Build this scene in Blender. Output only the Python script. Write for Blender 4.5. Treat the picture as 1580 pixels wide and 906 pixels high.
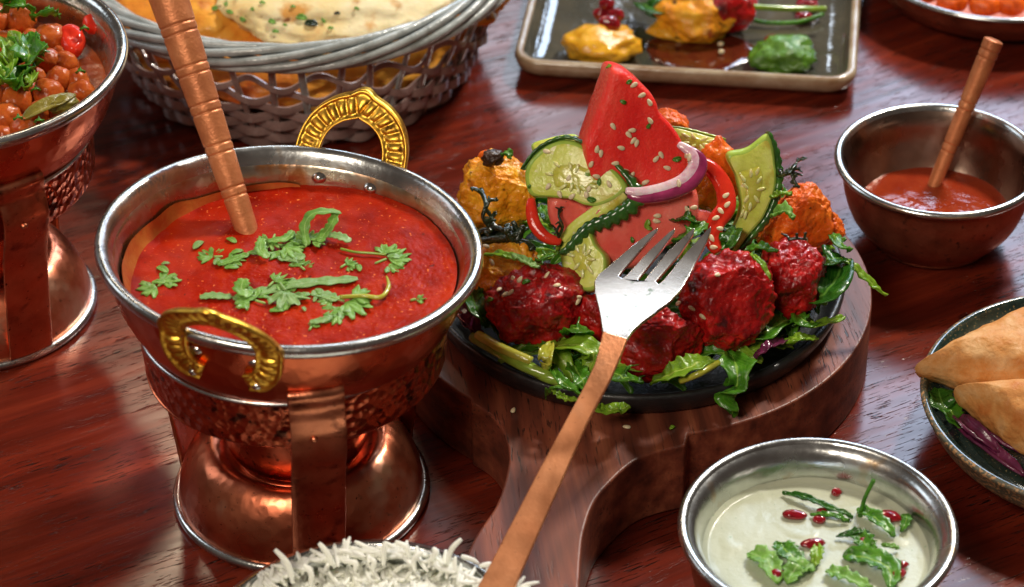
import bpy, bmesh, math, random
from mathutils import Vector, Matrix, Euler, noise
from mathutils.bvhtree import BVHTree

for o in list(bpy.data.objects): bpy.data.objects.remove(o)
S = bpy.context.scene
COL = S.collection
PI = math.pi
rnd = random.Random(11)

# ------------------------------------------------------------------ camera
DIST, FPX, PITCH, ROLL = 1.15, 4000.0, math.radians(36.0), -0.017
FW = Vector((0, math.cos(PITCH), -math.sin(PITCH)))
UP0 = Vector((0, math.sin(PITCH), math.cos(PITCH)))
RT0 = Vector((1, 0, 0))
CAM = Vector((0, -DIST*math.cos(PITCH), DIST*math.sin(PITCH)))
cr, sr = math.cos(ROLL), math.sin(ROLL)
RT = RT0*cr + UP0*sr
UP = RT0*(-sr) + UP0*cr
cd = bpy.data.cameras.new('camera'); cam = bpy.data.objects.new('camera', cd); COL.objects.link(cam)
m = Matrix((RT, UP, -FW)).transposed().to_4x4(); m.translation = CAM
cam.matrix_world = m
cd.sensor_width = 36; cd.lens = 36*FPX/1580; cd.clip_start = .02; cd.clip_end = 60
cd.dof.use_dof = True; cd.dof.focus_distance = 1.045; cd.dof.aperture_fstop = 13
S.camera = cam

# ------------------------------------------------------------------ world and lamps
W = bpy.data.worlds.new('World'); S.world = W; W.use_nodes = True
wt = W.node_tree; bg = wt.nodes['Background']
bg.inputs[0].default_value = (.50, .38, .31, 1); bg.inputs[1].default_value = .15

def area(name, loc, tgt, sx, sy, power, col):
    l = bpy.data.lights.new(name, 'AREA'); l.shape = 'RECTANGLE'; l.size = sx; l.size_y = sy
    l.energy = power; l.color = col
    o = bpy.data.objects.new(name, l); COL.objects.link(o); o.location = loc
    o.rotation_euler = (Vector(tgt)-Vector(loc)).to_track_quat('-Z', 'Y').to_euler()
    return o
area('window_light', (.62, 2.0, 1.42), (.1, 0, 0), .36, 1.05, 13, (.60, .76, 1.0))
area('window_light_second', (1.12, 2.0, 1.42), (.1, 0, 0), .36, 1.05, 13, (.60, .76, 1.0))
area('window_light_narrow', (.015, 2.2, 1.40), (0, 0, 0), .20, .60, 3.8, (.75, .86, 1.0))
area('window_light_left', (-1.5, .5, 1.0), (-.05, -.05, .05), .5, .9, 4, (.85, .93, 1.0))
area('key_lamp', (.75, .75, 1.35), (.0, -.05, .03), .16, .16, 28, (1.0, .92, .80))
area('front_lamp', (-.45, -1.0, 1.15), (-.02, -.1, .03), .40, .40, 12, (1.0, .87, .72))
area('ceiling_light', (.12, 1.15, 1.36), (.02, -.03, .05), .60, .34, .95, (1.0, .95, .88))
area('pendant_lamp', (-.42, 1.5, 1.45), (-.16, -.2, 0), .10, .26, 2.2, (1.0, .80, .55))
S.view_settings.view_transform = 'Standard'; S.view_settings.look = 'None'
S.view_settings.exposure = 0.0; S.view_settings.gamma = 1
S.render.engine = 'CYCLES'
S.cycles.use_denoising = True
S.cycles.max_bounces = 8

# ------------------------------------------------------------------ picture -> place helpers
def ray(x, y):
    u = (x-790)/FPX; v = -(y-453)/FPX
    return FW + RT*u + UP*v
def at(x, y, h):
    d = ray(x, y); return CAM + d*((h-CAM.z)/d.z)
def hit(x, y, P, n):
    d = ray(x, y); n = Vector(n); return CAM + d*(n.dot(Vector(P)-CAM)/n.dot(d))
def pxm(P):   # metres per photo pixel at P
    return (Vector(P)-CAM).dot(FW)/FPX

# ------------------------------------------------------------------ materials
def N(t, k, **kw):
    n = t.nodes.new(k)
    for a, b in kw.items():
        if a.startswith('i_'):
            key = a[2:]
            key = int(key) if key.isdigit() else key.replace('_', ' ')
            n.inputs[key].default_value = b
        else: setattr(n, a, b)
    return n
def ramp(t, fac, stops, interp='LINEAR'):
    r = t.nodes.new('ShaderNodeValToRGB'); r.color_ramp.interpolation = interp
    e = r.color_ramp.elements
    while len(e) < len(stops): e.new(.5)
    for i, (p, c) in enumerate(stops):
        e[i].position = p; e[i].color = (c[0], c[1], c[2], 1) if not isinstance(c, (int, float)) else (c, c, c, 1)
    t.links.new(fac, r.inputs[0]); return r
MATS = {}
def mat(name, stops, scale=60, detail=6, rough=.4, rvar=0, metal=0, bumps=(), sss=0, sssr=(1, .3, .1), ssd=.003,
        coat=0, spec=.5, trans=0, stretch=None, rot=None, spots=None, coord='Object', distort=0, sheen=0, ior=None):
    """stops: colour ramp over noise. bumps: list of (kind, scale, strength, distance). spots: list of (scale, threshold, colour, softness)"""
    M = bpy.data.materials.new(name); M.use_nodes = True; t = M.node_tree
    b = t.nodes['Principled BSDF']
    tc = t.nodes.new('ShaderNodeTexCoord'); vec = tc.outputs[coord]
    if stretch or rot:
        mp = t.nodes.new('ShaderNodeMapping')
        if rot: mp.inputs['Rotation'].default_value = rot
        t.links.new(vec, mp.inputs[0])
        mp2 = t.nodes.new('ShaderNodeMapping'); mp2.inputs['Scale'].default_value = stretch or (1, 1, 1)
        t.links.new(mp.outputs[0], mp2.inputs[0]); svec = mp2.outputs[0]
    else: svec = vec
    nz = N(t, 'ShaderNodeTexNoise', i_Scale=scale, i_Detail=detail, i_Roughness=.6, i_Distortion=distort); t.links.new(svec, nz.inputs['Vector'])
    col = ramp(t, nz.outputs[0], stops).outputs[0]
    for sp in (spots or ()):
        sc, th, c, soft = sp[:4]
        n2 = N(t, 'ShaderNodeTexNoise', i_Scale=sc, i_Detail=3); t.links.new(svec if len(sp) > 4 else vec, n2.inputs['Vector'])
        r2 = ramp(t, n2.outputs[0], [(th, 0.), (min(1, th+soft), 1.)])
        mx = N(t, 'ShaderNodeMixRGB'); mx.inputs[2].default_value = (*c, 1)
        t.links.new(r2.outputs[0], mx.inputs[0]); t.links.new(col, mx.inputs[1]); col = mx.outputs[0]
    t.links.new(col, b.inputs['Base Color'])
    b.inputs['Roughness'].default_value = rough; b.inputs['Metallic'].default_value = metal
    if rvar:
        n3 = N(t, 'ShaderNodeTexNoise', i_Scale=scale*1.7, i_Detail=5); t.links.new(svec, n3.inputs['Vector'])
        mr = N(t, 'ShaderNodeMapRange', i_1=.3, i_2=.7, i_3=max(.02, rough-rvar), i_4=rough+rvar)
        t.links.new(n3.outputs[0], mr.inputs[0]); t.links.new(mr.outputs[0], b.inputs['Roughness'])
    b.inputs['Specular IOR Level'].default_value = spec
    if ior: b.inputs['IOR'].default_value = ior
    b.inputs['Coat Weight'].default_value = coat; b.inputs['Coat Roughness'].default_value = .06
    b.inputs['Transmission Weight'].default_value = trans
    if sss:
        b.inputs['Subsurface Weight'].default_value = sss; b.inputs['Subsurface Radius'].default_value = sssr
        b.inputs['Subsurface Scale'].default_value = ssd
    prev = None
    for bp in bumps:
        kind, sc, st, dist = bp[:4]
        src = svec if len(bp) > 4 else vec
        if kind == 'noise':
            x = N(t, 'ShaderNodeTexNoise', i_Scale=sc, i_Detail=5); out = x.outputs[0]
        elif kind == 'hammer':
            x = N(t, 'ShaderNodeTexVoronoi', i_Scale=sc); x.feature = 'SMOOTH_F1'; x.inputs['Smoothness'].default_value = .25; out = x.outputs[0]
        elif kind == 'cell':
            x = N(t, 'ShaderNodeTexVoronoi', i_Scale=sc); out = x.outputs[0]
        t.links.new(src, x.inputs['Vector'])
        if kind == 'pores': pass
        bu = N(t, 'ShaderNodeBump', i_Strength=st, i_Distance=dist)
        t.links.new(out, bu.inputs['Height'])
        if prev: t.links.new(prev, bu.inputs['Normal'])
        prev = bu.outputs[0]
    if prev:
        t.links.new(prev, b.inputs['Normal'])
        if coat: t.links.new(prev, b.inputs['Coat Normal'])
    MATS[name] = M; return M

# --- wood of the table: dark red stain, open pores along the grain
def wood(name, rot, base, dark, light, pore, rough, porebump=.5, coat=.4, psc=(9, 230), gr=(5, 55)):
    M = bpy.data.materials.new(name); M.use_nodes = True; t = M.node_tree; b = t.nodes['Principled BSDF']
    tc = t.nodes.new('ShaderNodeTexCoord')
    mp = t.nodes.new('ShaderNodeMapping'); mp.inputs['Rotation'].default_value = (0, 0, -rot); t.links.new(tc.outputs['Object'], mp.inputs[0])
    # slow waviness of the grain
    wv = N(t, 'ShaderNodeTexNoise', i_Scale=5, i_Detail=2); t.links.new(mp.outputs[0], wv.inputs['Vector'])
    wm = N(t, 'ShaderNodeVectorMath', operation='SCALE'); wm.inputs['Scale'].default_value = .02; t.links.new(wv.outputs['Color'], wm.inputs[0])
    ad = N(t, 'ShaderNodeVectorMath', operation='ADD'); t.links.new(mp.outputs[0], ad.inputs[0]); t.links.new(wm.outputs[0], ad.inputs[1])
    def st(sx, sy, det=4):
        q = t.nodes.new('ShaderNodeMapping'); q.inputs['Scale'].default_value = (sx, sy, sy); t.links.new(ad.outputs[0], q.inputs[0])
        n = N(t, 'ShaderNodeTexNoise', i_Scale=1, i_Detail=det); t.links.new(q.outputs[0], n.inputs['Vector']); return n.outputs[0]
    c1 = ramp(t, st(gr[0], gr[1], 6), [(.25, dark), (.5, base), (.78, light)]).outputs[0]
    fine = ramp(t, st(40, 700, 3), [(.3, .84), (.7, 1.08)]).outputs[0]
    mu = N(t, 'ShaderNodeMixRGB', blend_type='MULTIPLY'); mu.inputs[0].default_value = 1; t.links.new(c1, mu.inputs[1]); t.links.new(fine, mu.inputs[2])
    pr = ramp(t, st(psc[0]*6, psc[1]*2.6, 2), [(.60, 0.), (.66, 1.)])
    reg = ramp(t, st(12, 40, 3), [(.40, 0.), (.60, 1.)])
    pm = N(t, 'ShaderNodeMath', operation='MULTIPLY'); t.links.new(pr.outputs[0], pm.inputs[0]); t.links.new(reg.outputs[0], pm.inputs[1])
    mx = N(t, 'ShaderNodeMixRGB'); mx.inputs[2].default_value = (*pore, 1); t.links.new(pm.outputs[0], mx.inputs[0]); t.links.new(mu.outputs[0], mx.inputs[1])
    t.links.new(mx.outputs[0], b.inputs['Base Color'])
    rg = N(t, 'ShaderNodeMapRange', i_1=.2, i_2=.8, i_3=rough-.05, i_4=rough+.08)
    t.links.new(st(14, 200, 5), rg.inputs[0]); t.links.new(rg.outputs[0], b.inputs['Roughness'])
    inv = N(t, 'ShaderNodeMath', operation='MULTIPLY'); inv.inputs[1].default_value = -1; t.links.new(pm.outputs[0], inv.inputs[0])
    b1 = N(t, 'ShaderNodeBump', i_Strength=porebump, i_Distance=.0006); t.links.new(inv.outputs[0], b1.inputs['Height'])
    b2 = N(t, 'ShaderNodeBump', i_Strength=.10, i_Distance=.0003); t.links.new(st(30, 420, 3), b2.inputs['Height']); t.links.new(b1.outputs[0], b2.inputs['Normal'])
    b3 = N(t, 'ShaderNodeBump', i_Strength=.05, i_Distance=.003); t.links.new(st(5, 26, 2), b3.inputs['Height']); t.links.new(b2.outputs[0], b3.inputs['Normal'])
    t.links.new(b3.outputs[0], b.inputs['Normal']); t.links.new(b3.outputs[0], b.inputs['Coat Normal'])
    b.inputs['Coat Weight'].default_value = coat; b.inputs['Coat Roughness'].default_value = .16; b.inputs['Specular IOR Level'].default_value = .42
    MATS[name] = M; return M

wood('table_wood', math.radians(28), (.115, .013, .006), (.048, .006, .003), (.22, .028, .010), (.008, .003, .002), .19, porebump=.9, coat=.0, psc=(17, 520), gr=(4, 95))
wood('board_wood', math.radians(97), (.17, .042, .022), (.035, .011, .008), (.34, .105, .05), (.02, .008, .006), .42, porebump=.35, coat=.0, gr=(7, 130), psc=(12, 420))

mat('copper', [(.3, (.42, .10, .05)), (.55, (.70, .19, .09)), (.75, (.84, .30, .16))], scale=28, rough=.24, rvar=.1, metal=1,
    bumps=[('noise', 300, .10, .001), ('noise', 35, .22, .004)], spots=[(120, .62, (.16, .05, .03), .06), (420, .66, (.08, .03, .02), .05)])
mat('copper_hammered', [(.3, (.36, .08, .04)), (.55, (.64, .16, .075)), (.75, (.80, .26, .13))], scale=28, rough=.27, rvar=.1, metal=1,
    bumps=[('hammer', 250, .55, .0022), ('noise', 500, .15, .0008)], spots=[(150, .60, (.10, .035, .022), .08), (520, .64, (.06, .025, .02), .05)])
mat('copper_dimpled', [(.3, (.42, .11, .055)), (.55, (.72, .22, .11)), (.75, (.86, .36, .21))], scale=22, rough=.33, rvar=.10, metal=1,
    bumps=[('hammer', 230, .10, .0020), ('noise', 30, .10, .004)], spots=[(190, .66, (.14, .05, .03), .10), (800, .68, (.08, .03, .02), .05), (26, .58, (.90, .60, .42), .12)])
mat('copper_old', [(.3, (.26, .07, .04)), (.55, (.42, .12, .065)), (.8, (.55, .18, .10))], scale=60, rough=.42, rvar=.1, metal=.85,
    bumps=[('noise', 140, .25, .0015)], spots=[(330, .60, (.16, .06, .04), .12)])
mat('copper_brushed', [(.3, (.66, .24, .10)), (.6, (.84, .35, .16)), (.8, (.90, .42, .22))], scale=50, rough=.38, rvar=.08, metal=.8,
    bumps=[('noise', 700, .25, .0005)], spots=[(500, .70, (.35, .12, .06), .08)])
mat('copper_spoon', [(.25, (.42, .13, .05)), (.5, (.62, .22, .085)), (.8, (.76, .32, .14))], scale=70, rough=.45, rvar=.08, metal=.45,
    bumps=[('noise', 900, .4, .0005), ('noise', 160, .2, .001)], spots=[(700, .68, (.30, .09, .045), .08)])
mat('tin', [(.3, (.42, .43, .42)), (.6, (.66, .68, .68)), (.8, (.74, .75, .74))], scale=40, rough=.24, rvar=.08, metal=1,
    bumps=[('noise', 600, .12, .0006), ('noise', 60, .25, .002)], spots=[(70, .64, (.50, .36, .22), .12)])
mat('tin_inside', [(.3, (.42, .33, .20)), (.6, (.56, .52, .44)), (.8, (.62, .60, .55))], scale=30, rough=.28, rvar=.1, metal=1,
    bumps=[('noise', 500, .15, .0008), ('noise', 60, .3, .003)], spots=[(50, .56, (.45, .20, .08), .1)])
mat('brass', [(.3, (.56, .29, .035)), (.6, (.84, .50, .07)), (.8, (.92, .62, .13))], scale=120, rough=.38, rvar=.08, metal=1,
    bumps=[('noise', 420, .25, .0008)], spots=[(300, .62, (.22, .10, .02), .08)])
mat('iron', [(.3, (.010, .010, .011)), (.7, (.026, .026, .027))], scale=120, rough=.42, rvar=.1, metal=.1,
    bumps=[('noise', 700, .4, .0006)], coat=.25)
mat('steel', [(.3, (.74, .75, .76)), (.7, (.88, .88, .88))], scale=20, rough=.24, rvar=.06, metal=1,
    bumps=[('noise', 900, .05, .0005)], spots=[(260, .64, (.35, .42, .35), .08)])
mat('willow', [(.3, (.17, .11, .10)), (.55, (.30, .21, .19)), (.8, (.46, .37, .35))], scale=50, rough=.25, rvar=.08, coat=.4,
    bumps=[('noise', 300, .3, .001)])
mat('willow_grey', [(.3, (.22, .24, .23)), (.55, (.38, .42, .42)), (.8, (.52, .56, .57))], scale=90, rough=.25, coat=.4,
    bumps=[('noise', 400, .35, .001)])
mat('curry', [(.3, (.22, .006, .001)), (.55, (.34, .012, .002)), (.8, (.45, .036, .005))], scale=90, detail=8, rough=.36, rvar=.08, spec=.08,
    bumps=[('noise', 380, .3, .0005), ('noise', 1300, .35, .0003), ('noise', 60, .15, .002)], spots=[(600, .66, (.75, .16, .04), .05), (240, .70, (.12, .01, .005), .03), (1700, .70, (.80, .30, .18), .04), (22, .50, (.46, .028, .004), .25)])
mat('curry_orange', [(.3, (.30, .05, .008)), (.7, (.55, .12, .02))], scale=90, rough=.2, sss=.2, ssd=.003, bumps=[('noise', 300, .4, .001)], coat=.4)
mat('stain', [(.35, (.42, .055, .012)), (.65, (.50, .16, .03))], scale=80, rough=.35, bumps=[('noise', 500, .4, .0006)])
mat('red_sauce', [(.3, (.24, .022, .008)), (.7, (.36, .05, .015))], scale=80, rough=.08, rvar=.04, sss=.2, ssd=.003, coat=.5,
    bumps=[('noise', 130, .5, .0016), ('noise', 45, .4, .003)])
mat('chickpea', [(.3, (.34, .05, .008)), (.6, (.54, .12, .018)), (.8, (.66, .22, .05))], scale=130, spec=.24, rough=.30, rvar=.1, sss=.2, ssd=.002, coat=.18,
    bumps=[('noise', 600, .35, .0005), ('noise', 220, .3, .001)], spots=[(240, .60, (.42, .03, .006), .1)])
mat('tomato', [(.3, (.55, .018, .01)), (.7, (.72, .05, .02))], scale=120, spec=.24, rough=.15, sss=.35, ssd=.004, coat=.18, bumps=[('noise', 300, .25, .001)])
mat('red_chicken', [(.28, (.10, .002, .002)), (.46, (.31, .005, .006)), (.64, (.56, .012, .010)), (.85, (.72, .06, .025))], scale=120, detail=9, rough=.34, rvar=.12, coat=.45, spec=.22, distort=.6,
    bumps=[('noise', 900, .45, .0006), ('noise', 330, .5, .0012), ('cell', 650, .25, .0006)], spots=[(95, .62, (.07, .006, .008), .08), (1500, .68, (.75, .16, .12), .05)])
mat('yellow_chicken', [(.28, (.48, .13, .006)), (.48, (.82, .32, .014)), (.70, (.90, .50, .03)), (.9, (.92, .62, .10))], scale=90, detail=8, spec=.24, rough=.28, rvar=.1, sss=.2, ssd=.003, coat=.4, distort=.5,
    bumps=[('noise', 800, .6, .0007), ('noise', 260, .7, .0018)], spots=[(70, .60, (.34, .07, .012), .1), (130, .66, (.05, .02, .008), .07)])
mat('orange_chicken', [(.28, (.50, .05, .005)), (.5, (.82, .14, .010)), (.75, (.90, .28, .03))], scale=80, detail=8, spec=.24, rough=.24, rvar=.1, sss=.2, ssd=.003, coat=.4, distort=.5,
    bumps=[('noise', 800, .6, .0007), ('noise', 260, .7, .0018)], spots=[(90, .60, (.50, .03, .008), .1), (170, .68, (.08, .02, .008), .06)])
mat('char', [(.3, (.012, .008, .006)), (.7, (.07, .025, .012))], scale=300, rough=.35, bumps=[('noise', 700, .6, .001)])
mat('watermelon', [(.28, (.70, .014, .016)), (.5, (.86, .040, .030)), (.72, (.90, .11, .07)), (.9, (.92, .26, .18))], scale=55, detail=9, spec=.24, rough=.30, rvar=.12, sss=.35, ssd=.004, coat=.18,
    bumps=[('noise', 1100, .7, .0006), ('cell', 420, .25, .0006), ('noise', 130, .3, .0014)], stretch=(1.6, 1, .6))
mat('watermelon_pale', [(.28, (.72, .06, .05)), (.5, (.82, .16, .12)), (.75, (.88, .30, .24))], scale=45, detail=6, spec=.24, rough=.24, sss=.35, ssd=.005, coat=.18,
    bumps=[('noise', 700, .45, .0006), ('noise', 180, .4, .0016)])
mat('cucumber', [(.3, (.50, .56, .06)), (.5, (.68, .74, .16)), (.8, (.80, .84, .36))], scale=70, spec=.24, rough=.26, sss=.35, sssr=(.7, 1, .3), ssd=.004, coat=.18,
    bumps=[('noise', 700, .4, .0005), ('noise', 150, .3, .0012)], spots=[(90, .56, (.52, .42, .05), .14), (240, .64, (.86, .84, .50), .08)])
mat('cucumber_edge', [(.3, (.30, .46, .05)), (.7, (.46, .62, .12))], scale=80, rough=.26, sss=.3, sssr=(.7, 1, .3), ssd=.003, coat=.2, bumps=[('noise', 700, .4, .0005)])
mat('cucumber_core', [(.3, (.46, .46, .04)), (.55, (.60, .60, .10)), (.8, (.72, .72, .22))], scale=150, rough=.14, sss=.5, sssr=(.8, 1, .3), ssd=.005, coat=.4, bumps=[('noise', 300, .5, .0012)])
mat('cucumber_seed', [(.3, (.62, .62, .20)), (.7, (.74, .74, .36))], scale=200, rough=.2, sss=.4, ssd=.002, coat=.3)
mat('cucumber_rind', [(.3, (.012, .045, .008)), (.55, (.03, .12, .015)), (.8, (.10, .27, .03))], scale=110, rough=.2, coat=.5, bumps=[('noise', 260, .3, .001)])
mat('cucumber_skin', [(.3, (.16, .24, .02)), (.55, (.30, .40, .04)), (.8, (.46, .52, .10))], scale=60, rough=.22, coat=.4, sss=.2, sssr=(.7, 1, .3), ssd=.003, bumps=[('noise', 200, .2, .001)])
mat('onion_flesh', [(.3, (.60, .26, .38)), (.55, (.80, .62, .68)), (.8, (.88, .80, .82))], scale=220, rough=.22, sss=.3, ssd=.003, coat=.3, bumps=[('noise', 500, .3, .0006)])
mat('onion_skin', [(.3, (.18, .012, .06)), (.7, (.40, .04, .14))], scale=140, rough=.18, coat=.5, bumps=[('noise', 500, .15, .0005)])
mat('cabbage', [(.3, (.05, .008, .025)), (.6, (.16, .02, .07)), (.8, (.45, .25, .32))], scale=160, rough=.25, coat=.3, bumps=[('noise', 300, .3, .0008)])
mat('seed', [(.3, (.62, .50, .30)), (.7, (.82, .72, .50))], scale=300, rough=.35, sss=.2, ssd=.001, bumps=[('noise', 900, .1, .0003)])
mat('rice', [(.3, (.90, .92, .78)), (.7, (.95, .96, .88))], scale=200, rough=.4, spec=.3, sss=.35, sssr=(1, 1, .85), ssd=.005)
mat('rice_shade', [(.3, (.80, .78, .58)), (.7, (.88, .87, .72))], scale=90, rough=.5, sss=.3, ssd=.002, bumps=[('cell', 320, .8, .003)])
mat('raita', [(.3, (.44, .47, .34)), (.7, (.52, .55, .42))], scale=40, rough=.30, rvar=.08, sss=.3, sssr=(1, 1, .7), ssd=.004, coat=.12, spec=.3,
    bumps=[('noise', 130, .2, .0008), ('noise', 700, .2, .0004)], spots=[(520, .70, (.25, .36, .20), .03)])
mat('pomegranate', [(.3, (.16, .002, .006)), (.7, (.42, .008, .02))], scale=200, rough=.06, coat=.9, sss=.3, ssd=.003, trans=.15)
mat('naan', [(.28, (.66, .30, .06)), (.42, (.82, .64, .30)), (.60, (.86, .76, .48)), (.85, (.90, .84, .62))], scale=26, detail=6, spec=.24, rough=.5, sss=.15, ssd=.004,
    bumps=[('noise', 60, .4, .002), ('noise', 420, .3, .0008)], spots=[(60, .57, (.62, .30, .07), .12), (110, .66, (.22, .08, .02), .06)])
mat('naan_orange', [(.3, (.56, .10, .02)), (.5, (.78, .28, .03)), (.75, (.88, .52, .08))], scale=22, detail=6, spec=.24, rough=.42, sss=.15, ssd=.004, coat=.18,
    bumps=[('noise', 90, .5, .004), ('noise', 420, .3, .001)], spots=[(40, .64, (.36, .05, .015), .10)])
mat('pastry', [(.28, (.50, .15, .03)), (.48, (.60, .27, .08)), (.66, (.70, .42, .19)), (.85, (.80, .62, .40))], scale=75, detail=8, spec=.24, rough=.55, rvar=.1, coat=.0,
    bumps=[('noise', 110, .7, .003), ('noise', 420, .4, .0009), ('cell', 160, .25, .0015)], spots=[(45, .56, (.62, .22, .03), .12), (120, .70, (.16, .05, .015), .05)])
mat('glaze', [(.3, (.035, .038, .032)), (.7, (.10, .085, .055))], scale=30, rough=.10, coat=.6, bumps=[('noise', 40, .25, .003)])
mat('glaze_brown', [(.3, (.24, .13, .06)), (.6, (.42, .33, .22)), (.8, (.50, .46, .38))], scale=60, rough=.25, coat=.6, bumps=[('noise', 200, .3, .001)])
mat('stone_glaze', [(.3, (.008, .022, .02)), (.6, (.03, .055, .045)), (.8, (.07, .10, .07))], scale=120, rough=.12, coat=.6, bumps=[('noise', 120, .2, .001)],
    spots=[(900, .62, (.30, .22, .10), .05)])
mat('stone_speckle', [(.3, (.06, .07, .05)), (.7, (.14, .12, .08))], scale=200, rough=.4, bumps=[('noise', 500, .4, .001)], spots=[(650, .52, (.42, .24, .11), .06)])
mat('mustard_sauce', [(.3, (.68, .30, .012)), (.7, (.84, .46, .03))], scale=110, rough=.2, sss=.3, ssd=.003, coat=.4, bumps=[('noise', 260, .5, .002)])
mat('green_chutney', [(.3, (.045, .14, .008)), (.7, (.13, .30, .02))], scale=200, rough=.25, sss=.15, sssr=(.5, 1, .2), ssd=.002, coat=.4, bumps=[('noise', 500, .7, .0014)])
mat('glaze_sauce', [(.3, (.05, .008, .004)), (.7, (.12, .022, .008))], scale=60, rough=.05, coat=.8)
mat('charred_green', [(.3, (.004, .010, .004)), (.7, (.02, .04, .012))], scale=200, rough=.25, coat=.5, bumps=[('noise', 500, .5, .001)])
mat('stem_green', [(.3, (.12, .22, .015)), (.7, (.28, .42, .05))], scale=120, rough=.22, sss=.2, sssr=(.6, 1, .2), ssd=.002, coat=.4, bumps=[('noise', 400, .25, .0006)])
mat('stem_yellow', [(.3, (.28, .30, .02)), (.7, (.52, .50, .07))], scale=80, rough=.24, sss=.2, sssr=(.6, 1, .2), ssd=.002, coat=.4, bumps=[('noise', 300, .3, .0008)])
mat('rivet', [(.3, (.5, .5, .48)), (.7, (.7, .7, .68))], scale=100, rough=.2, metal=1)

def leafmat(name, dark, mid, light, vein, rough=.32):
    M = mat(name, [(.28, dark), (.52, mid), (.8, light)], scale=150, detail=5, rough=rough, rvar=.06, sss=.0, coat=.25,
            bumps=[('noise', 420, .55, .0009), ('noise', 110, .35, .002)])
    t = M.node_tree; b = t.nodes['Principled BSDF']
    uv = N(t, 'ShaderNodeUVMap'); sx = N(t, 'ShaderNodeSeparateXYZ'); t.links.new(uv.outputs[0], sx.inputs[0])
    d = N(t, 'ShaderNodeMath', operation='SUBTRACT'); d.inputs[1].default_value = .5; t.links.new(sx.outputs[1], d.inputs[0])
    a = N(t, 'ShaderNodeMath', operation='ABSOLUTE'); t.links.new(d.outputs[0], a.inputs[0])
    # side veins: stripes that run forwards away from the midrib
    k = N(t, 'ShaderNodeMath', operation='MULTIPLY_ADD'); k.inputs[1].default_value = -1.1; t.links.new(a.outputs[0], k.inputs[0]); t.links.new(sx.outputs[0], k.inputs[2])
    s = N(t, 'ShaderNodeMath', operation='MULTIPLY'); s.inputs[1].default_value = 55; t.links.new(k.outputs[0], s.inputs[0])
    si = N(t, 'ShaderNodeMath', operation='SINE'); t.links.new(s.outputs[0], si.inputs[0])
    r1 = ramp(t, si.outputs[0], [(.93, 0.), (1., .45)])
    r2 = ramp(t, a.outputs[0], [(.018, 1.), (.05, 0.)])
    mxx = N(t, 'ShaderNodeMath', operation='MAXIMUM'); t.links.new(r1.outputs[0], mxx.inputs[0]); t.links.new(r2.outputs[0], mxx.inputs[1])
    mx = N(t, 'ShaderNodeMixRGB'); mx.inputs[2].default_value = (*vein, 1); t.links.new(mxx.outputs[0], mx.inputs[0])
    lk = b.inputs['Base Color'].links[0]; src = lk.from_socket; t.links.new(src, mx.inputs[1]); t.links.new(mx.outputs[0], b.inputs['Base Color'])
    # thin leaf: light passes through
    tr = N(t, 'ShaderNodeBsdfTranslucent'); hs = N(t, 'ShaderNodeHueSaturation'); hs.inputs['Value'].default_value = 1.8; hs.inputs['Saturation'].default_value = 1.1
    t.links.new(mx.outputs[0], hs.inputs['Color']); t.links.new(hs.outputs[0], tr.inputs[0])
    ms = N(t, 'ShaderNodeMixShader'); ms.inputs[0].default_value = .28
    out = t.nodes['Material Output']; t.links.new(b.outputs[0], ms.inputs[1]); t.links.new(tr.outputs[0], ms.inputs[2]); t.links.new(ms.outputs[0], out.inputs[0])
    return M
leafmat('coriander', (.09, .24, .02), (.20, .42, .06), (.36, .58, .14), (.36, .56, .16), .5)
leafmat('coriander_pale', (.16, .32, .07), (.26, .44, .14), (.42, .58, .24), (.34, .5, .2), .5)
leafmat('rocket', (.025, .12, .006), (.07, .25, .012), (.15, .38, .025), (.30, .52, .08))
leafmat('rocket_light', (.13, .29, .012), (.24, .43, .025), (.40, .56, .05), (.48, .6, .12))
leafmat('spinach', (.010, .065, .006), (.028, .13, .010), (.07, .22, .018), (.12, .30, .04), .24)
leafmat('bay', (.16, .13, .02), (.27, .22, .03), (.38, .3, .06), (.4, .34, .1))

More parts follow.
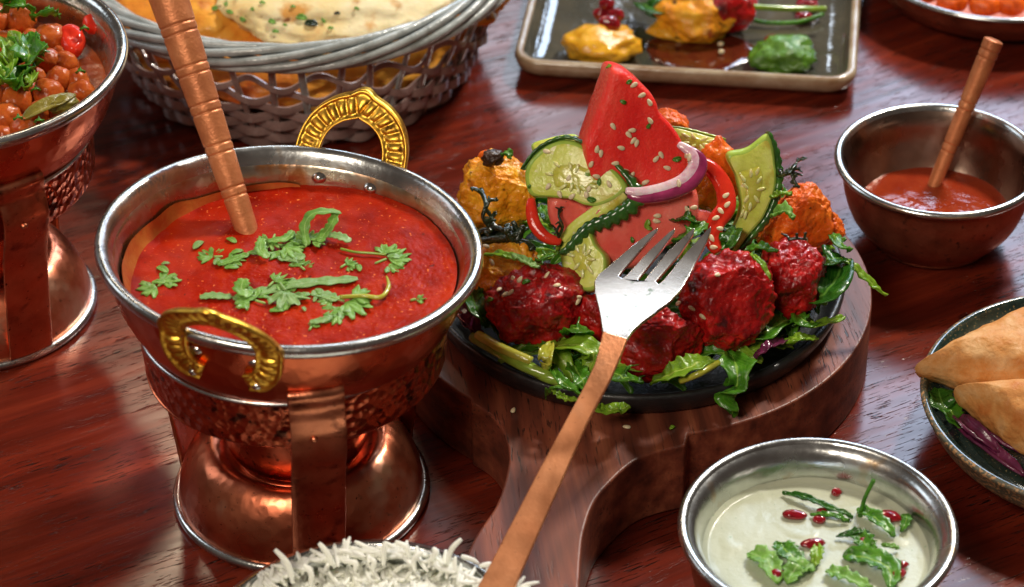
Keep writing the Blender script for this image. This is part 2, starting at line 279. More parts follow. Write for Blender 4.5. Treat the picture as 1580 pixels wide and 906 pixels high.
# ------------------------------------------------------------------ object helpers
def tag(o, label=None, cat=None, group=None, kind=None):
    if label: o['label'] = label
    if cat: o['category'] = cat
    if group: o['group'] = group
    if kind: o['kind'] = kind
    return o
def thing(name, loc, label, cat, group=None):
    o = bpy.data.objects.new(name, None); COL.objects.link(o); o.location = loc; o.empty_display_size = .01
    return tag(o, label, cat, group)
def wloc(p):
    v = Vector((0, 0, 0))
    while p: v += Vector(p.location); p = p.parent
    return v
def ob(name, geo, material, parent=None, smooth=True, solid=0, bevel=0, sub=0, uvs=None):
    """geo = (verts, faces) in world metres; the object origin goes to the base centre"""
    V, F = geo[0], geo[1]
    if parent is not None: o0 = wloc(parent); loc = Vector((0, 0, 0)); 
    else:
        xs = [v[0] for v in V]; ys = [v[1] for v in V]; zs = [v[2] for v in V]
        o0 = Vector(((min(xs)+max(xs))/2, (min(ys)+max(ys))/2, min(zs))); loc = o0
    me = bpy.data.meshes.new(name)
    me.from_pydata([(v[0]-o0.x, v[1]-o0.y, v[2]-o0.z) for v in V], [], F)
    if smooth: me.polygons.foreach_set('use_smooth', [True]*len(me.polygons))
    if len(geo) > 2:
        uvl = me.uv_layers.new(name='UVMap'); U = geo[2]
        for l in me.loops: uvl.data[l.index].uv = U[l.vertex_index]
    mats = material if isinstance(material, (list, tuple)) else [material]
    for q in mats: me.materials.append(MATS[q])
    if len(geo) > 3: me.polygons.foreach_set('material_index', geo[3])
    me.update()
    o = bpy.data.objects.new(name, me); COL.objects.link(o); o.location = loc
    if parent is not None: o.parent = parent
    if solid:
        md = o.modifiers.new('thickness', 'SOLIDIFY'); md.thickness = solid; md.offset = 0
    if bevel:
        md = o.modifiers.new('bevel', 'BEVEL'); md.width = bevel; md.segments = 3; md.limit_method = 'ANGLE'; md.angle_limit = .6
    if sub:
        md = o.modifiers.new('sub', 'SUBSURF'); md.levels = sub; md.render_levels = sub
    return o
def merge(*gs):
    V, F = [], []
    for g in gs:
        b = len(V); V += list(g[0]); F += [tuple(i+b for i in f) for f in g[1]]
    return V, F
def cr_spline(P, n, closed=False):
    P = [Vector(p) for p in P]; out = []; k = len(P)
    segs = k if closed else k-1
    for s in range(segs):
        if closed: a, b, c, d = P[(s-1) % k], P[s], P[(s+1) % k], P[(s+2) % k]
        else: a, b, c, d = P[max(s-1, 0)], P[s], P[s+1], P[min(s+2, k-1)]
        for i in range(n):
            t = i/n
            out.append(.5*((2*b)+(c-a)*t+(2*a-5*b+4*c-d)*t*t+(3*b-a-3*c+d)*t**3))
    if not closed: out.append(P[-1])
    return out
def lathe(prof, seg=96, M=None, wob=0, a0=0, arc=2*PI):
    V, F = [], []; n = len(prof)
    closed = arc > 6.28
    for j in range(seg if closed else seg+1):
        a = a0+arc*j/seg; c, s = math.cos(a), math.sin(a)
        for r, z in prof:
            v = Vector((r*c, r*s, z))
            if wob: v += Vector((c, s, 0))*wob*noise.noise(Vector((c*2, s*2, z*40)))
            V.append(M @ v if M else v)
    js = seg
    for j in range(js):
        k = (j+1) % seg if closed else j+1
        for i in range(n-1):
            F.append((j*n+i, k*n+i, k*n+i+1, j*n+i+1))
    return V, F
def smoothprof(P, n=5):
    return [(v.x, v.y) for v in cr_spline([(a, b, 0) for a, b in P], n)]
def frames(P):
    T = []
    for i in range(len(P)):
        a = P[max(i-1, 0)]; b = P[min(i+1, len(P)-1)]; d = (b-a)
        T.append(d.normalized() if d.length > 1e-9 else Vector((0, 0, 1)))
    return T
def tube(P, R, seg=10, n=6, raw=False, flat=1.0, upv=None):
    Q = [Vector(p) for p in P] if raw else cr_spline(P, n)
    m = len(Q); T = frames(Q)
    if callable(R): rad = [R(i/(m-1)) for i in range(m)]
    elif isinstance(R, (list, tuple)):
        rad = []
        for i in range(m):
            x = i/(m-1)*(len(R)-1); k = min(int(x), len(R)-2); rad.append(R[k]+(R[k+1]-R[k])*(x-k))
    else: rad = [R]*m
    V, F = [], []
    u = Vector(upv) if upv else (Vector((0, 0, 1)) if abs(T[0].z) < .9 else Vector((1, 0, 0)))
    for i in range(m):
        s = T[i].cross(u)
        if s.length < 1e-6: s = T[i].cross(Vector((0, 1, 0)))
        s.normalize(); w = s.cross(T[i]).normalized()
        if not upv: u = w
        for k in range(seg):
            a = 2*PI*k/seg; V.append(Q[i]+(s*math.cos(a)+w*math.sin(a)*flat)*rad[i])
    for i in range(m-1):
        for k in range(seg):
            k2 = (k+1) % seg; F.append((i*seg+k, i*seg+k2, (i+1)*seg+k2, (i+1)*seg+k))
    F.append(tuple(range(seg-1, -1, -1))); F.append(tuple((m-1)*seg+k for k in range(seg)))
    return V, F
def ribbon(P, width, up=(0, 0, 1), n=8, cross=5, wf=None, cup=0, twist=0, rough=0, seed=0, lobes=None):
    """leaf-like blade; wf(t) half width factor, cup lifts edges, uv: u along, v across"""
    Q = cr_spline(P, n); m = len(Q); T = frames(Q); V, F, U = [], [], []
    upv = Vector(up).normalized()
    for i in range(m):
        t = i/(m-1); s = T[i].cross(upv)
        if s.length < 1e-5: s = Vector((1, 0, 0))
        s.normalize(); w = s.cross(T[i]).normalized()
        a = twist*(t-.5); s, w = s*math.cos(a)+w*math.sin(a), w*math.cos(a)-s*math.sin(a)
        hw = width*(wf(t) if wf else math.sin(PI*min(1, max(0, t)))**.6)
        for k in range(cross+1):
            x = 2*k/cross-1; f = 1
            if lobes: f = lobes(t, x)
            p = Q[i]+s*x*hw*f+w*(cup*hw*x*x)
            if rough: p += w*rough*noise.noise(Vector((t*9+seed, x*2.2, seed*1.7)))+T[i]*rough*.5*noise.noise(Vector((t*14, x*3, seed)))
            V.append(p); U.append((t, k/cross))
    c = cross+1
    for i in range(m-1):
        for k in range(cross): F.append((i*c+k, i*c+k+1, (i+1)*c+k+1, (i+1)*c+k))
    return V, F, U
def pillow(out, nrm, thick, edge=.25, amp=0, freq=120, seed=0, dome=0, ns=4, smooth=True, rings=(1, .985, .95, .88, .78, .66, .52, .38, .24, .1)):
    """closed slab from a star-shaped outline of world points on a plane with normal nrm"""
    nrm = Vector(nrm).normalized(); O = cr_spline(out, ns, True) if smooth else [Vector(p) for p in out]
    c = sum(O, Vector())/len(O); k = len(O); V, F = [], []
    prof = []
    for r in rings:
        e = min(1, (1-r)/max(edge, 1e-4)); hgt = math.sqrt(max(0, 1-(1-e)**2)) if e < 1 else 1
        prof.append((r, hgt))
    def addring(r, h):
        for p in O: V.append(c+(p-c)*r+nrm*h)
    for r, h in prof: addring(r, h*thick/2+dome*(1-r*r))
    V.append(c+nrm*(thick/2+dome)); top = len(V)-1
    L = len(prof)
    for i in range(L-1):
        for j in range(k): F.append((i*k+j, i*k+(j+1) % k, (i+1)*k+(j+1) % k, (i+1)*k+j))
    for j in range(k): F.append(((L-1)*k+j, (L-1)*k+(j+1) % k, top))
    b = len(V)
    for r, h in prof[1:]: addring(r, -h*thick/2+dome*(1-r*r))
    V.append(c-nrm*(thick/2-dome)); bot = len(V)-1
    for j in range(k): F.append((j, b+j, b+(j+1) % k, (j+1) % k))
    for i in range(L-2):
        for j in range(k): F.append((b+i*k+j, b+(i+1)*k+j, b+(i+1)*k+(j+1) % k, b+i*k+(j+1) % k))
    for j in range(k): F.append((b+(L-2)*k+j, bot, b+(L-2)*k+(j+1) % k))
    if amp:
        for i, v in enumerate(V):
            q = v*freq+Vector((seed, seed*2, 0))
            V[i] = v+noise.noise_vector(q)*amp+noise.noise_vector(q*2.7)*amp*.45
    return V, F
_ico = {}
def ico(sub):
    if sub not in _ico:
        bm = bmesh.new(); bmesh.ops.create_icosphere(bm, subdivisions=sub, radius=1)
        _ico[sub] = ([v.co.copy() for v in bm.verts], [tuple(v.index for v in f.verts) for f in bm.faces]); bm.free()
    return _ico[sub]
def blob(c, r, rot=(0, 0, 0), amp=.15, freq=1.6, seed=0, sq=0, sub=5, fine=.05, flat=0, cuts=0):
    V0, F = ico(sub); R = Euler(rot).to_matrix(); c = Vector(c); V = []
    rr = random.Random(seed)
    planes = []
    for i in range(cuts):
        d = Vector((rr.gauss(0, 1), rr.gauss(0, 1), rr.gauss(0, 1))).normalized(); planes.append((d, rr.uniform(.62, .85)))
    off = Vector((seed*3.1, seed*1.7, seed*.9))
    for v in V0:
        q = v.copy()
        if sq:
            mx = max(abs(q.x), abs(q.y), abs(q.z)); q = q*(1-sq)+q/mx*.82*sq
        for d, h in planes:
            s = q.dot(d)
            if s > h: q = q-d*(s-h)*.88
        f = amp*noise.noise(v*freq+off)+amp*.5*noise.noise(v*freq*2.3+off)+fine*noise.noise(v*freq*5.5+off)+fine*.8*abs(noise.noise(v*freq*10+off))-fine*.3+fine*.3*noise.noise(v*freq*22+off)
        q = q*(1+f); q = Vector((q.x*r[0], q.y*r[1], q.z*r[2]))
        V.append(R @ q+c)
    return V, F
def prism(top, thick, nrm=(0, 0, 1)):
    nrm = Vector(nrm); k = len(top); V = [Vector(p) for p in top]+[Vector(p)-nrm*thick for p in top]
    F = [tuple(range(k)), tuple(range(2*k-1, k-1, -1))]+[(j, k+j, k+(j+1) % k, (j+1) % k) for j in range(k)]
    return V, F
def grid(f, nu, nv):
    V = [f(i/nu, j/nv) for i in range(nu+1) for j in range(nv+1)]; c = nv+1
    return V, [(i*c+j, (i+1)*c+j, (i+1)*c+j+1, i*c+j+1) for i in range(nu) for j in range(nv)]
def disc(c, R, hf, M=None, nr=70, na=180):
    """liquid surface: polar grid with height function hf(x, y, r/R)"""
    V = [Vector((0, 0, hf(0, 0, 0)))]; F = []
    for i in range(1, nr+1):
        for j in range(na):
            a = 2*PI*j/na; r = R*i/nr; x, y = r*math.cos(a), r*math.sin(a); V.append(Vector((x, y, hf(x, y, i/nr))))
    for j in range(na): F.append((0, 1+j, 1+(j+1) % na))
    for i in range(nr-1):
        for j in range(na):
            a = 1+i*na+j; b = 1+i*na+(j+1) % na; F.append((a, a+na, b+na, b))
    if M: V = [M @ v for v in V]
    else: V = [v+Vector(c) for v in V]
    return V, F
class Caster:
    def __init__(s, objs):
        V, F = [], []
        for o in objs:
            b = len(V); L = wloc(o); V += [v.co+L for v in o.data.vertices]; F += [tuple(i+b for i in p.vertices) for p in o.data.polygons]
        s.t = BVHTree.FromPolygons(V, F)
    def __call__(s, x, y):
        d = ray(x, y).normalized(); h = s.t.ray_cast(CAM, d)
        if h[0] is None: return None, None
        n = h[1]
        if n.dot(d) > 0: n = -n
        return h[0], n
def prism_px(pts, hf, thick, step=8, cross=0.0):
    # outline given in picture points, cut into strips and laid on the curved height hf(y)
    bm = bmesh.new(); k = len(pts)
    vt = [bm.verts.new((x, y, 0)) for x, y in pts]; vb = [bm.verts.new((x, y, -10)) for x, y in pts]
    bm.faces.new(vt); bm.faces.new(vb[::-1])
    for j in range(k): bm.faces.new((vt[j], vb[j], vb[(j+1) % k], vt[(j+1) % k]))
    ys = [p[1] for p in pts]; y = min(ys)+step
    while y < max(ys)-1:
        bmesh.ops.bisect_plane(bm, geom=bm.verts[:]+bm.edges[:]+bm.faces[:], plane_co=(0, y, 0), plane_no=(0, 1, 0)); y += step
    bm.verts.index_update()
    V = []
    for v in bm.verts:
        x, y = v.co.x, v.co.y; h = hf(y)
        p = at(x, y, h)
        if v.co.z < -5: p = p-Vector((0, 0, thick))
        V.append(p)
    F = [tuple(v.index for v in f.verts) for f in bm.faces]; bm.free(); return V, F
def sharpen(o, ang=.7):
    me = o.data; me.polygons.foreach_set('use_smooth', [True]*len(me.polygons)); me.set_sharp_from_angle(angle=ang)
    for md in o.modifiers:
        if md.type == 'BEVEL': md.harden_normals = True
    return o
CORE = globals()

# ================================================================== SETTING: the table
def table():
    R = 3.0; V = [(-R, -2, 0), (R, -2, 0), (R, 1.35, 0), (-R, 1.35, 0), (-R, -2, -.04), (R, -2, -.04), (R, 1.35, -.04), (-R, 1.35, -.04)]
    F = [(0, 1, 2, 3), (7, 6, 5, 4), (0, 4, 5, 1), (1, 5, 6, 2), (2, 6, 7, 3), (3, 7, 4, 0)]
    o = ob('table', (V, F), 'table_wood', smooth=False, bevel=.006); o.location.z = -.04
    tag(o, 'dark red stained wooden table top with open grain', None, None, 'structure')
table()

# ================================================================== copper chafing dishes
def chafing(cx, cy, label_stand, label_bowl, rimz, R, az_straps, tilt, k=1.0, handle_az=None, off=(0, 0), boff=0):
    st = thing('bowl_stand', (cx, cy, 0), label_stand, 'stand', 'copper stands under the curry bowls')
    T = Matrix.Translation((cx, cy, 0)) @ Matrix.Diagonal((k, k, 1, 1))
    foot = [(.0484, .0025), (.0482, .006), (.0468, .0125), (.0436, .0200), (.0392, .0262), (.0345, .0288), (.0305, .0275), (.0270, .0240), (.0246, .0222), (.0236, .0228), (.0234, .0250)]
    ob('foot', lathe(smoothprof(foot, 6), 120, T, wob=.0006), 'copper_dimpled', st, solid=.0008)
    ring = [(.0494+.0021*math.cos(a*PI/8), .0023+.0021*math.sin(a*PI/8)) for a in range(17)]
    ob('foot_ring', lathe(ring, 120, T), 'tin_ring', st)
    cup = [(.0236, .0262), (.0262, .0275), (.0280, .032), (.0290, .040), (.0296, .050), (.0302, .060), (.0325, .0662), (.044, .0685), (.0560, .0692)]
    ob('fuel_cup', lathe(smoothprof(cup, 6), 96, T), 'copper', st, solid=.0008)
    T0 = T; T = Matrix.Translation((boff, 0, 0)) @ T
    band = [(.0545, .0688), (.0565, .0693), (.0575, .0712), (.0580, .078), (.0586, .0865), (.0590, .0908)]
    ob('band', lathe(smoothprof(band, 5), 140, T), 'copper_hammered', st, solid=.0009)
    er = [(.0587+.0010*math.cos(a*PI/6), .0908+.0010*math.sin(a*PI/6)) for a in range(13)]
    ob('band_edge', lathe(er, 120, T), 'tin', st)
    for az in az_straps:
        a = math.radians(az); rad = Vector((math.cos(a), math.sin(a), 0)); tn = Vector((-math.sin(a), math.cos(a), 0))
        path = [(.0625, .0925), (.0650, .0990), (.0668, .1008), (.0684, .0985), (.0668, .0925), (.0680, .0875), (.0682, .0810), (.0645, .0690), (.0600, .058), (.0565, .046), (.0545, .034), (.0522, .020), (.0500, .0045)]
        if az != az_straps[0]: path = [(.0612, .0880), (.0622, .0925)]+path[4:]
        path = [(a_-.0018*min(1, max(0, (b_-.045)/.02)), b_) for a_, b_ in path]
        Q = cr_spline([(p[0], p[1], 0) for p in path], 6); V, F = [], []; nc = 8
        for q in Q:
            for c in range(nc+1):
                x = (c/nc-.5)*.0205
                V.append(Vector((cx+boff*min(1, q.y/.07), cy, 0))+(rad*(q.x-.9*x*x/.03*.3)+tn*x)*k+Vector((0, 0, q.y+.0004*noise.noise(Vector((x*90, q.y*90, az))))))
        for i in range(len(Q)-1):
            for c in range(nc): F.append((i*(nc+1)+c, i*(nc+1)+c+1, (i+1)*(nc+1)+c+1, (i+1)*(nc+1)+c))
        s = ob('strap', (V, F), 'copper_strap', st, solid=.0014, bevel=.0004)
        c0 = Vector((cx+boff, cy, 0))+(rad*.0671-tn*.002)*k+Vector((0, 0, .0805))
        ob('rivet', blob(c0, (.0016, .0016, .0014), amp=0, fine=0, sub=3), 'copper_strap', s)
    # the bowl, slightly tilted in its stand
    bw = thing('serving_bowl', (cx, cy, rimz-.046), label_bowl, 'bowl', 'copper bowls on stands')
    n = Vector((tilt[0], tilt[1], 1)).normalized()
    q = Vector((0, 0, 1)).rotation_difference(n).to_matrix().to_4x4()
    B = Matrix.Translation((cx+off[0], cy+off[1], rimz)) @ q
    s = R/.0715
    outer = [(.0690, -.0022), (.0682, -.006), (.0670, -.012), (.0648, -.019), (.0612, -.0265), (.0560, -.034), (.047, -.041), (.033, -.0455), (.016, -.0475), (0.0003, -.048)]
    ob('shell', lathe([(a*s, b) for a, b in smoothprof(outer, 5)], 140, B), 'copper_bowl', bw)
    inner = [(.0660, -.0035), (.0650, -.0050), (.0640, -.008), (.0632, -.012), (.0622, -.016), (.0590, -.0215), (.053, -.029), (.044, -.036), (.03, -.041), (.0003, -.042)]
    ob('lining', lathe([(a*s, b) for a, b in smoothprof(inner, 5)], 140, B), 'tin_inside', bw)
    lip = [(.0655, -.0042), (.0668, -.0012), (.0682, .0008), (.0700, .0017), (.0716, .0012), (.0723, -.0006), (.0717, -.0026), (.0702, -.0036), (.0688, -.0030)]
    ob('rim', lathe([(a*s, b) for a, b in smoothprof(lip, 4)], 160, B), 'tin', bw)
    if handle_az is not None:
        for a0 in (handle_az, handle_az+180):
            a = math.radians(a0); rad = Vector((math.cos(a), math.sin(a), 0)); tn = Vector((-math.sin(a), math.cos(a), 0))
            hp = [(-.0085, -.0170), (-.0135, -.0150), (-.0170, -.0095), (-.0180, -.002), (-.0172, .0070), (-.0142, .0142), (-.0090, .0194), (-.0032, .0222), (0, .0232), (.0032, .0222), (.0090, .0194), (.0142, .0142), (.0172, .0070), (.0180, -.002), (.0170, -.0095), (.0135, -.0150), (.0085, -.0170)]
            Q = cr_spline([(p[0], p[1], 0) for p in hp], 16); V, F = [], []; m = len(Q)
            Tn = frames(Q); ln = [0]
            for i in range(1, m): ln.append(ln[-1]+(Q[i]-Q[i-1]).length)
            sec = []   # closed cross section: u across (-1..1), v depth
            K = 16
            for i in range(m):
                t = i/(m-1); d = Tn[i]; nn = Vector((-d.y, d.x, 0))
                hw = .0054*(.80+.20*math.sin(PI*t))*(1 if .04 < t < .96 else .85)
                pts = []; tip = 1+.28*math.exp(-((t-.5)/.035)**2)
                def zz(u):
                    z = .0009+(.0008 if abs(u) > .80 else 0)
                    if abs(u) < .66: z += -.0007+.0017*abs(math.sin(ln[i]*PI/.0040+u*.5))**.6*math.sqrt(1-(u/.68)**2)
                    return z
                for c in range(K+1):
                    u = 2*c/K-1; pts.append((u*hw*(tip if u > 0 else 1), zz(u)))
                for c in range(K+1):
                    u = 1-2*c/K; pts.append((u*hw*(tip if u > 0 else 1)*.995, -zz(u)))
                for (u, z) in pts:
                    w = Q[i].x+nn.x*u; tt = Q[i].y+nn.y*u
                    tt = tt*.76 if tt > 0 else tt
                    lean = .68*tt if tt > 0 else 0
                    base = .0700+max(lean, -.004)+z
                    if tt < -.004: base -= (-.004-tt)*.26
                    V.append(B @ (rad*base*s+tn*w*1.0+Vector((0, 0, tt))))
            kk = len(pts)
            for i in range(m-1):
                for c in range(kk): F.append((i*kk+c, i*kk+(c+1) % kk, (i+1)*kk+(c+1) % kk, (i+1)*kk+c))
            F.append(tuple(range(kk))[::-1]); F.append(tuple((m-1)*kk+c for c in range(kk)))
            h = ob('handle', (V, F), 'brass', bw)
            for sx in (-.0115, .0115):
                ob('rivet', blob(B @ (rad*.0662*s+tn*sx*1.05+Vector((0, 0, -.0180))), (.0021, .0021, .0018), amp=0, fine=0, sub=3), 'rivet', h)
                ob('rivet', blob(B @ (rad*.0645*s+tn*sx*.95+Vector((0, 0, -.0085))), (.0034, .0034, .0026), amp=0, fine=0, sub=3), 'rivet', h)
    return bw, B, s
MATS['tin_ring'] = MATS['tin']
mat('copper_strap', [(.3, (.36, .12, .065)), (.55, (.60, .21, .11)), (.8, (.78, .33, .19))], scale=45, rough=.36, rvar=.1, metal=1,
    bumps=[('noise', 90, .3, .002), ('noise', 500, .15, .0006)], spots=[(110, .58, (.20, .06, .035), .14), (600, .67, (.10, .035, .02), .06)])
mat('copper_bowl', [(.3, (.44, .09, .04)), (.55, (.68, .16, .07)), (.75, (.80, .24, .11))], scale=24, rough=.30, rvar=.08, metal=1,
    bumps=[('hammer', 150, .18, .002), ('noise', 400, .12, .0006)], spots=[(130, .66, (.28, .07, .04), .08)])
MX, MY = -.0858, -.1325
bowl1, B1, s1 = chafing(MX, MY, 'hammered copper stand with a front strap under the tomato curry bowl',
        'round copper bowl with two brass handles holding the red tomato curry', .121, .0718, (-79, 156, 42), (.087, .052), handle_az=73.5, off=(.0030, .0), boff=.0022)
LX, LY = -.2345, -.003
bowl2, B2, s2 = chafing(LX, LY, 'copper stand with wide strap under the chickpea bowl at the left edge',
        'copper bowl of chickpea curry cut off by the left edge', .127, .0736, (-55, 185, 65), (.01, 0), k=.985, off=(.0022, .0015))

# tomato curry
CURX, CURY = MX+.0030, MY+.0006
CZ = .1055
def hf_curry(x, y, r):
    p = Vector((x*60, y*60, 3)); fr = max(0, .5+.5*noise.noise(Vector((x*28, y*28, 9)))+6*(x-y)); h = .0007*noise.noise(p)+.0003*noise.noise(p*3.1)+.00022*min(1.3, fr)*noise.noise(p*9)+.00020*min(1.3, fr)*noise.noise(p*17)
    h += .0009*math.exp(-((x+.012)**2+(y-.006)**2)/.00006)
    h += .0006*max(0, (r-.93)/.07)
    return h+CZ
curry = ob('tomato_curry', disc((CURX, CURY, 0), .0622, hf_curry, None, 150, 420), 'curry')
tag(curry, 'smooth bright red tomato curry filling the copper bowl with brass handles', 'curry')
st_ = lathe([(.0592*s1, -.0205), (.0609*s1, -.0175), (.0618*s1, -.0155), (.0624*s1, -.0132)], 140, B1)
def stain_r(V):
    out = []
    for v in V[0]:
        loc = B1.inverted() @ v; a = math.atan2(loc.y, loc.x)
        z = loc.z
        if z > -.0140: loc.z += .0022*noise.noise(Vector((math.cos(a)*4, math.sin(a)*4, 1)))+(.002 if loc.x < 0 else -.0018)
        r = Vector((loc.x, loc.y, 0)); sc = 0.9975
        out.append(B1 @ Vector((loc.x*sc, loc.y*sc, loc.z)))
    return out, V[1]
tag(ob('curry_film', stain_r(st_), 'stain'), 'thin orange curry film smeared on the inside wall of the tomato curry bowl', 'curry film')

# sauce under the chickpeas
def hf2(x, y, r): return -.0165+.0010*noise.noise(Vector((x*70, y*70, 1)))
tag(ob('chickpea_sauce', disc(None, .0640*s2, hf2, B2, 50, 140), 'curry_orange'), 'orange sauce around the chickpeas in the left copper bowl', 'sauce')
CP = [(150, 66, 23), (138, 109, 25), (78, 58, 24), (107, 27, 22), (32, 27, 22), (75, 143, 23), (24, 155, 25), (90, 119, 18), (119, 121, 17), (125, 140, 19), (73, 92, 19), (8, 180, 24), (36, 195, 18),
      (52, 118, 18), (10, 128, 20), (100, 95, 18), (60, 10, 22), (138, 8, 20), (8, 68, 22), (-6, 30, 22), (166, 20, 18), (30, 90, 20), (60, 170, 16), (84, 168, 14), (166, 92, 15), (112, 160, 12), (-10, 150, 22), (-15, 100, 22), (118, -5, 20), (20, -5, 22)]
CPP = []
CPL = {(150, 66): 'large chickpea right below the red tomato piece by the rim', (138, 109): 'big dark orange chickpea against the right wall of the left bowl', (78, 58): 'chickpea left of the tomato chunk', (75, 143): 'bright wrinkled chickpea just above the bay leaf', (24, 155): 'large chickpea in front of the green leaves at the left',
       (119, 121): 'small chickpea between two larger ones near the right rim', (125, 140): 'wrinkled chickpea nearest the spice lump and rim', (90, 119): 'chickpea behind the bright wrinkled one', (8, 180): 'chickpea cut by the left edge of the photo', (36, 195): 'smooth chickpea left of the bay leaf stalk end', (107, 27): 'chickpea behind the tomato chunk', (32, 27): 'chickpea under the curled green leaf at the top left'}
for i, (x, y, r) in enumerate(CP):
    z = .127-.0100+.0012*rnd.uniform(-1, 1)
    c = at(x, y, z); R = r*pxm(c)*1.12
    if (Vector((c.x-LX, c.y-LY, 0))).length > .0665-R: continue
    CPP.append(c)
    g = blob(c-Vector((0, 0, .001)), (R, R*.95, R*.98), (rnd.random()*6, rnd.random()*6, rnd.random()*6), amp=.14, freq=1.4, seed=i+1, fine=.03, sub=4)
    labs = CPL.get((x, y), 'cooked orange chickpea glazed with sauce in the left copper bowl')
    tag(ob('chickpea', g, 'chickpea'), labs, 'chickpea', 'chickpeas in the left copper bowl')
rf = random.Random(3)
for i in range(900):
    a = rf.random()*2*PI; r = .056*math.sqrt(rf.random()); c = Vector((LX+r*math.cos(a), LY+r*math.sin(a), .1135))
    if min((Vector((c.x-p.x, c.y-p.y, 0))).length for p in CPP) < .0078: continue
    CPP.append(c); q_ = rf.uniform(.0046, .0056)
    tag(ob('chickpea', blob(c, (q_, q_*.95, q_), (rf.random()*6, rf.random()*6, 0), amp=.14, freq=1.4, seed=60+i, fine=.03, sub=4), 'chickpea'), 'cooked orange chickpea glazed with sauce in the left copper bowl', 'chickpea', 'chickpeas in the left copper bowl')
def px_slab(name, pts, P0, n, th, material, label, cat, group=None, **kw):
    g = pillow([hit(x, y, P0, n) for x, y in pts], n, th, **kw)
    return tag(ob(name, g, material), label, cat, group)
P0 = at(145, 38, .119)
px_slab('tomato_piece', [(126, 32), (150, 24), (166, 28), (165, 45), (150, 52), (132, 47)], P0, (.1, -.3, 1), .007, 'tomato', 'shiny red tomato piece beside the top chickpeas', 'tomato', amp=.0008, edge=.5)
px_slab('tomato_piece', [(92, 50), (112, 42), (130, 55), (126, 80), (110, 90), (94, 78)], at(110, 66, .117), (.1, -.3, 1), .008, 'tomato', 'larger tomato chunk with skin between chickpeas', 'tomato', amp=.001, edge=.5)
tag(ob('bay_leaf', ribbon([at(34, 186, .1205), at(60, 172, .1225), at(92, 158, .123), at(116, 146, .1215)], .0042, cup=.5, rough=.0006), 'bay', solid=.0005), 'olive brown bay leaf lying against the rim of the left bowl', 'leaf')
g = blob(at(97, 161, .1215), (.0060, .0038, .0034), (0, 0, .5), amp=.25, freq=2, seed=4, fine=.1, sub=4)
tag(ob('spice_lump', g, 'bay'), 'rough khaki spice lump beside the bay leaf', 'spice')

# ------------------------------------------------------------------ coriander
def fan_leaf(c, nrm, size, ang, seed, lobes=5, spread=2.5, curl=.0012):
    """deeply cut fan shaped leaflet, star-shaped around its base; returns verts faces uv"""
    rr = random.Random(seed); nrm = Vector(nrm).normalized()
    ex = Vector((math.cos(ang), math.sin(ang), 0)); ex = (ex-nrm*ex.dot(nrm)).normalized(); ey = nrm.cross(ex)
    V, F, U = [], [], []; na, nr = lobes*10, 7
    ph = rr.random()*6
    for i in range(nr+1):
        for j in range(na+1):
            t = j/na; a = (t-.5)*spread
            lob = abs(math.sin(PI*lobes*t))**.55
            rad = size*(.45+.55*math.cos(a*.55))*(.62+.38*lob)*(1+.10*math.sin(37*t+ph)+.06*rr.uniform(-1, 1)*(i == nr))
            f = i/nr; r = rad*f*.92+size*.02
            h = curl*noise.noise(Vector((math.cos(a)*f*2.4+seed, math.sin(a)*f*2.4, 2)))*2+curl*.6*f*f*math.sin(lobes*2*PI*t)
            V.append(Vector(c)+ex*(r*math.cos(a)-size*.35)+ey*r*math.sin(a)+nrm*h); U.append((f, .5+.5*(1-lob)*.9+.03))
    cc = na+1
    for i in range(nr):
        for j in range(na): F.append((i*cc+j, i*cc+j+1, (i+1)*cc+j+1, (i+1)*cc+j))
    return V, F, U
def merge3(*gs):
    V, F, U = [], [], []
    for g in gs:
        b = len(V); V += g[0]; F += [tuple(i+b for i in f) for f in g[1]]; U += g[2] if len(g) > 2 else [(.5, .5)]*len(g[0])
    return V, F, U
castc = Caster([curry])
NB = Vector((0, 0, 1))
def pang(a_deg):   # picture angle -> world angle on the table
    a = math.radians(a_deg); return math.atan2(math.sin(a)/.588, math.cos(a))
G1 = 'coriander scattered on the tomato curry'
def cori(x, y, size, ang, label, material='coriander', n=3, lift=.0004, curl=.00045, lobes=5):
    p, nn = castc(x, y); 
    if p is None: p = at(x, y, .106)
    m_ = pxm(p); sz = size*m_*1.32; a = pang(ang); gs = []; p = p+NB*lift
    gs.append(fan_leaf(p, NB, sz, a, int(x*7+y), lobes, curl=curl))
    if n > 1:
        for sg in (-1, 1)[:n-1]:
            d = Vector((math.cos(a+sg*1.25), math.sin(a+sg*1.25), 0))*sz*.55-Vector((math.cos(a), math.sin(a), 0))*sz*.42
            gs.append(fan_leaf(p+d+NB*.0004*sg, NB, sz*.72, a+sg*1.15, int(x*3+y+sg), max(3, lobes-1), curl=curl))
    b = p-Vector((math.cos(a), math.sin(a), 0))*sz*.42
    gs.append(tube([b, b-Vector((math.cos(a+.3), math.sin(a+.3), 0))*sz*.5], .00038, 6, 4))
    o = ob('coriander_leaf', merge3(*gs), material, solid=.0002); tag(o, label, 'coriander', G1); return o
cori(612, 398, 30, 10, 'dark green coriander leaf nearest the right wall of the tomato curry', n=3)
tag(ob('coriander_sprig', tube([castc(*q)[0]+NB*.0012 for q in ((526, 388), (548, 393), (575, 395), (596, 397))], .0005, 6), 'stem_green'), 'thin stem running left from the right-hand coriander leaf', 'herb', G1)
cori(443, 465, 34, -75, 'broad pale green coriander leaf in the middle of the tomato curry', 'coriander_pale', n=1, lift=.0018, lobes=4, curl=.0008)
cori(385, 462, 26, 150, 'bright coriander sprig just above the front brass handle', n=3, lift=.0012)
cori(545, 476, 36, -30, 'frilly coriander leaf near the front right of the tomato curry', n=3, lift=.001)
cori(515, 492, 20, -150, 'small frilly coriander piece left of the frilly front leaf', n=2)
cori(258, 433, 26, 15, 'upper piece of coriander at the far left of the tomato curry', n=1, lobes=4)
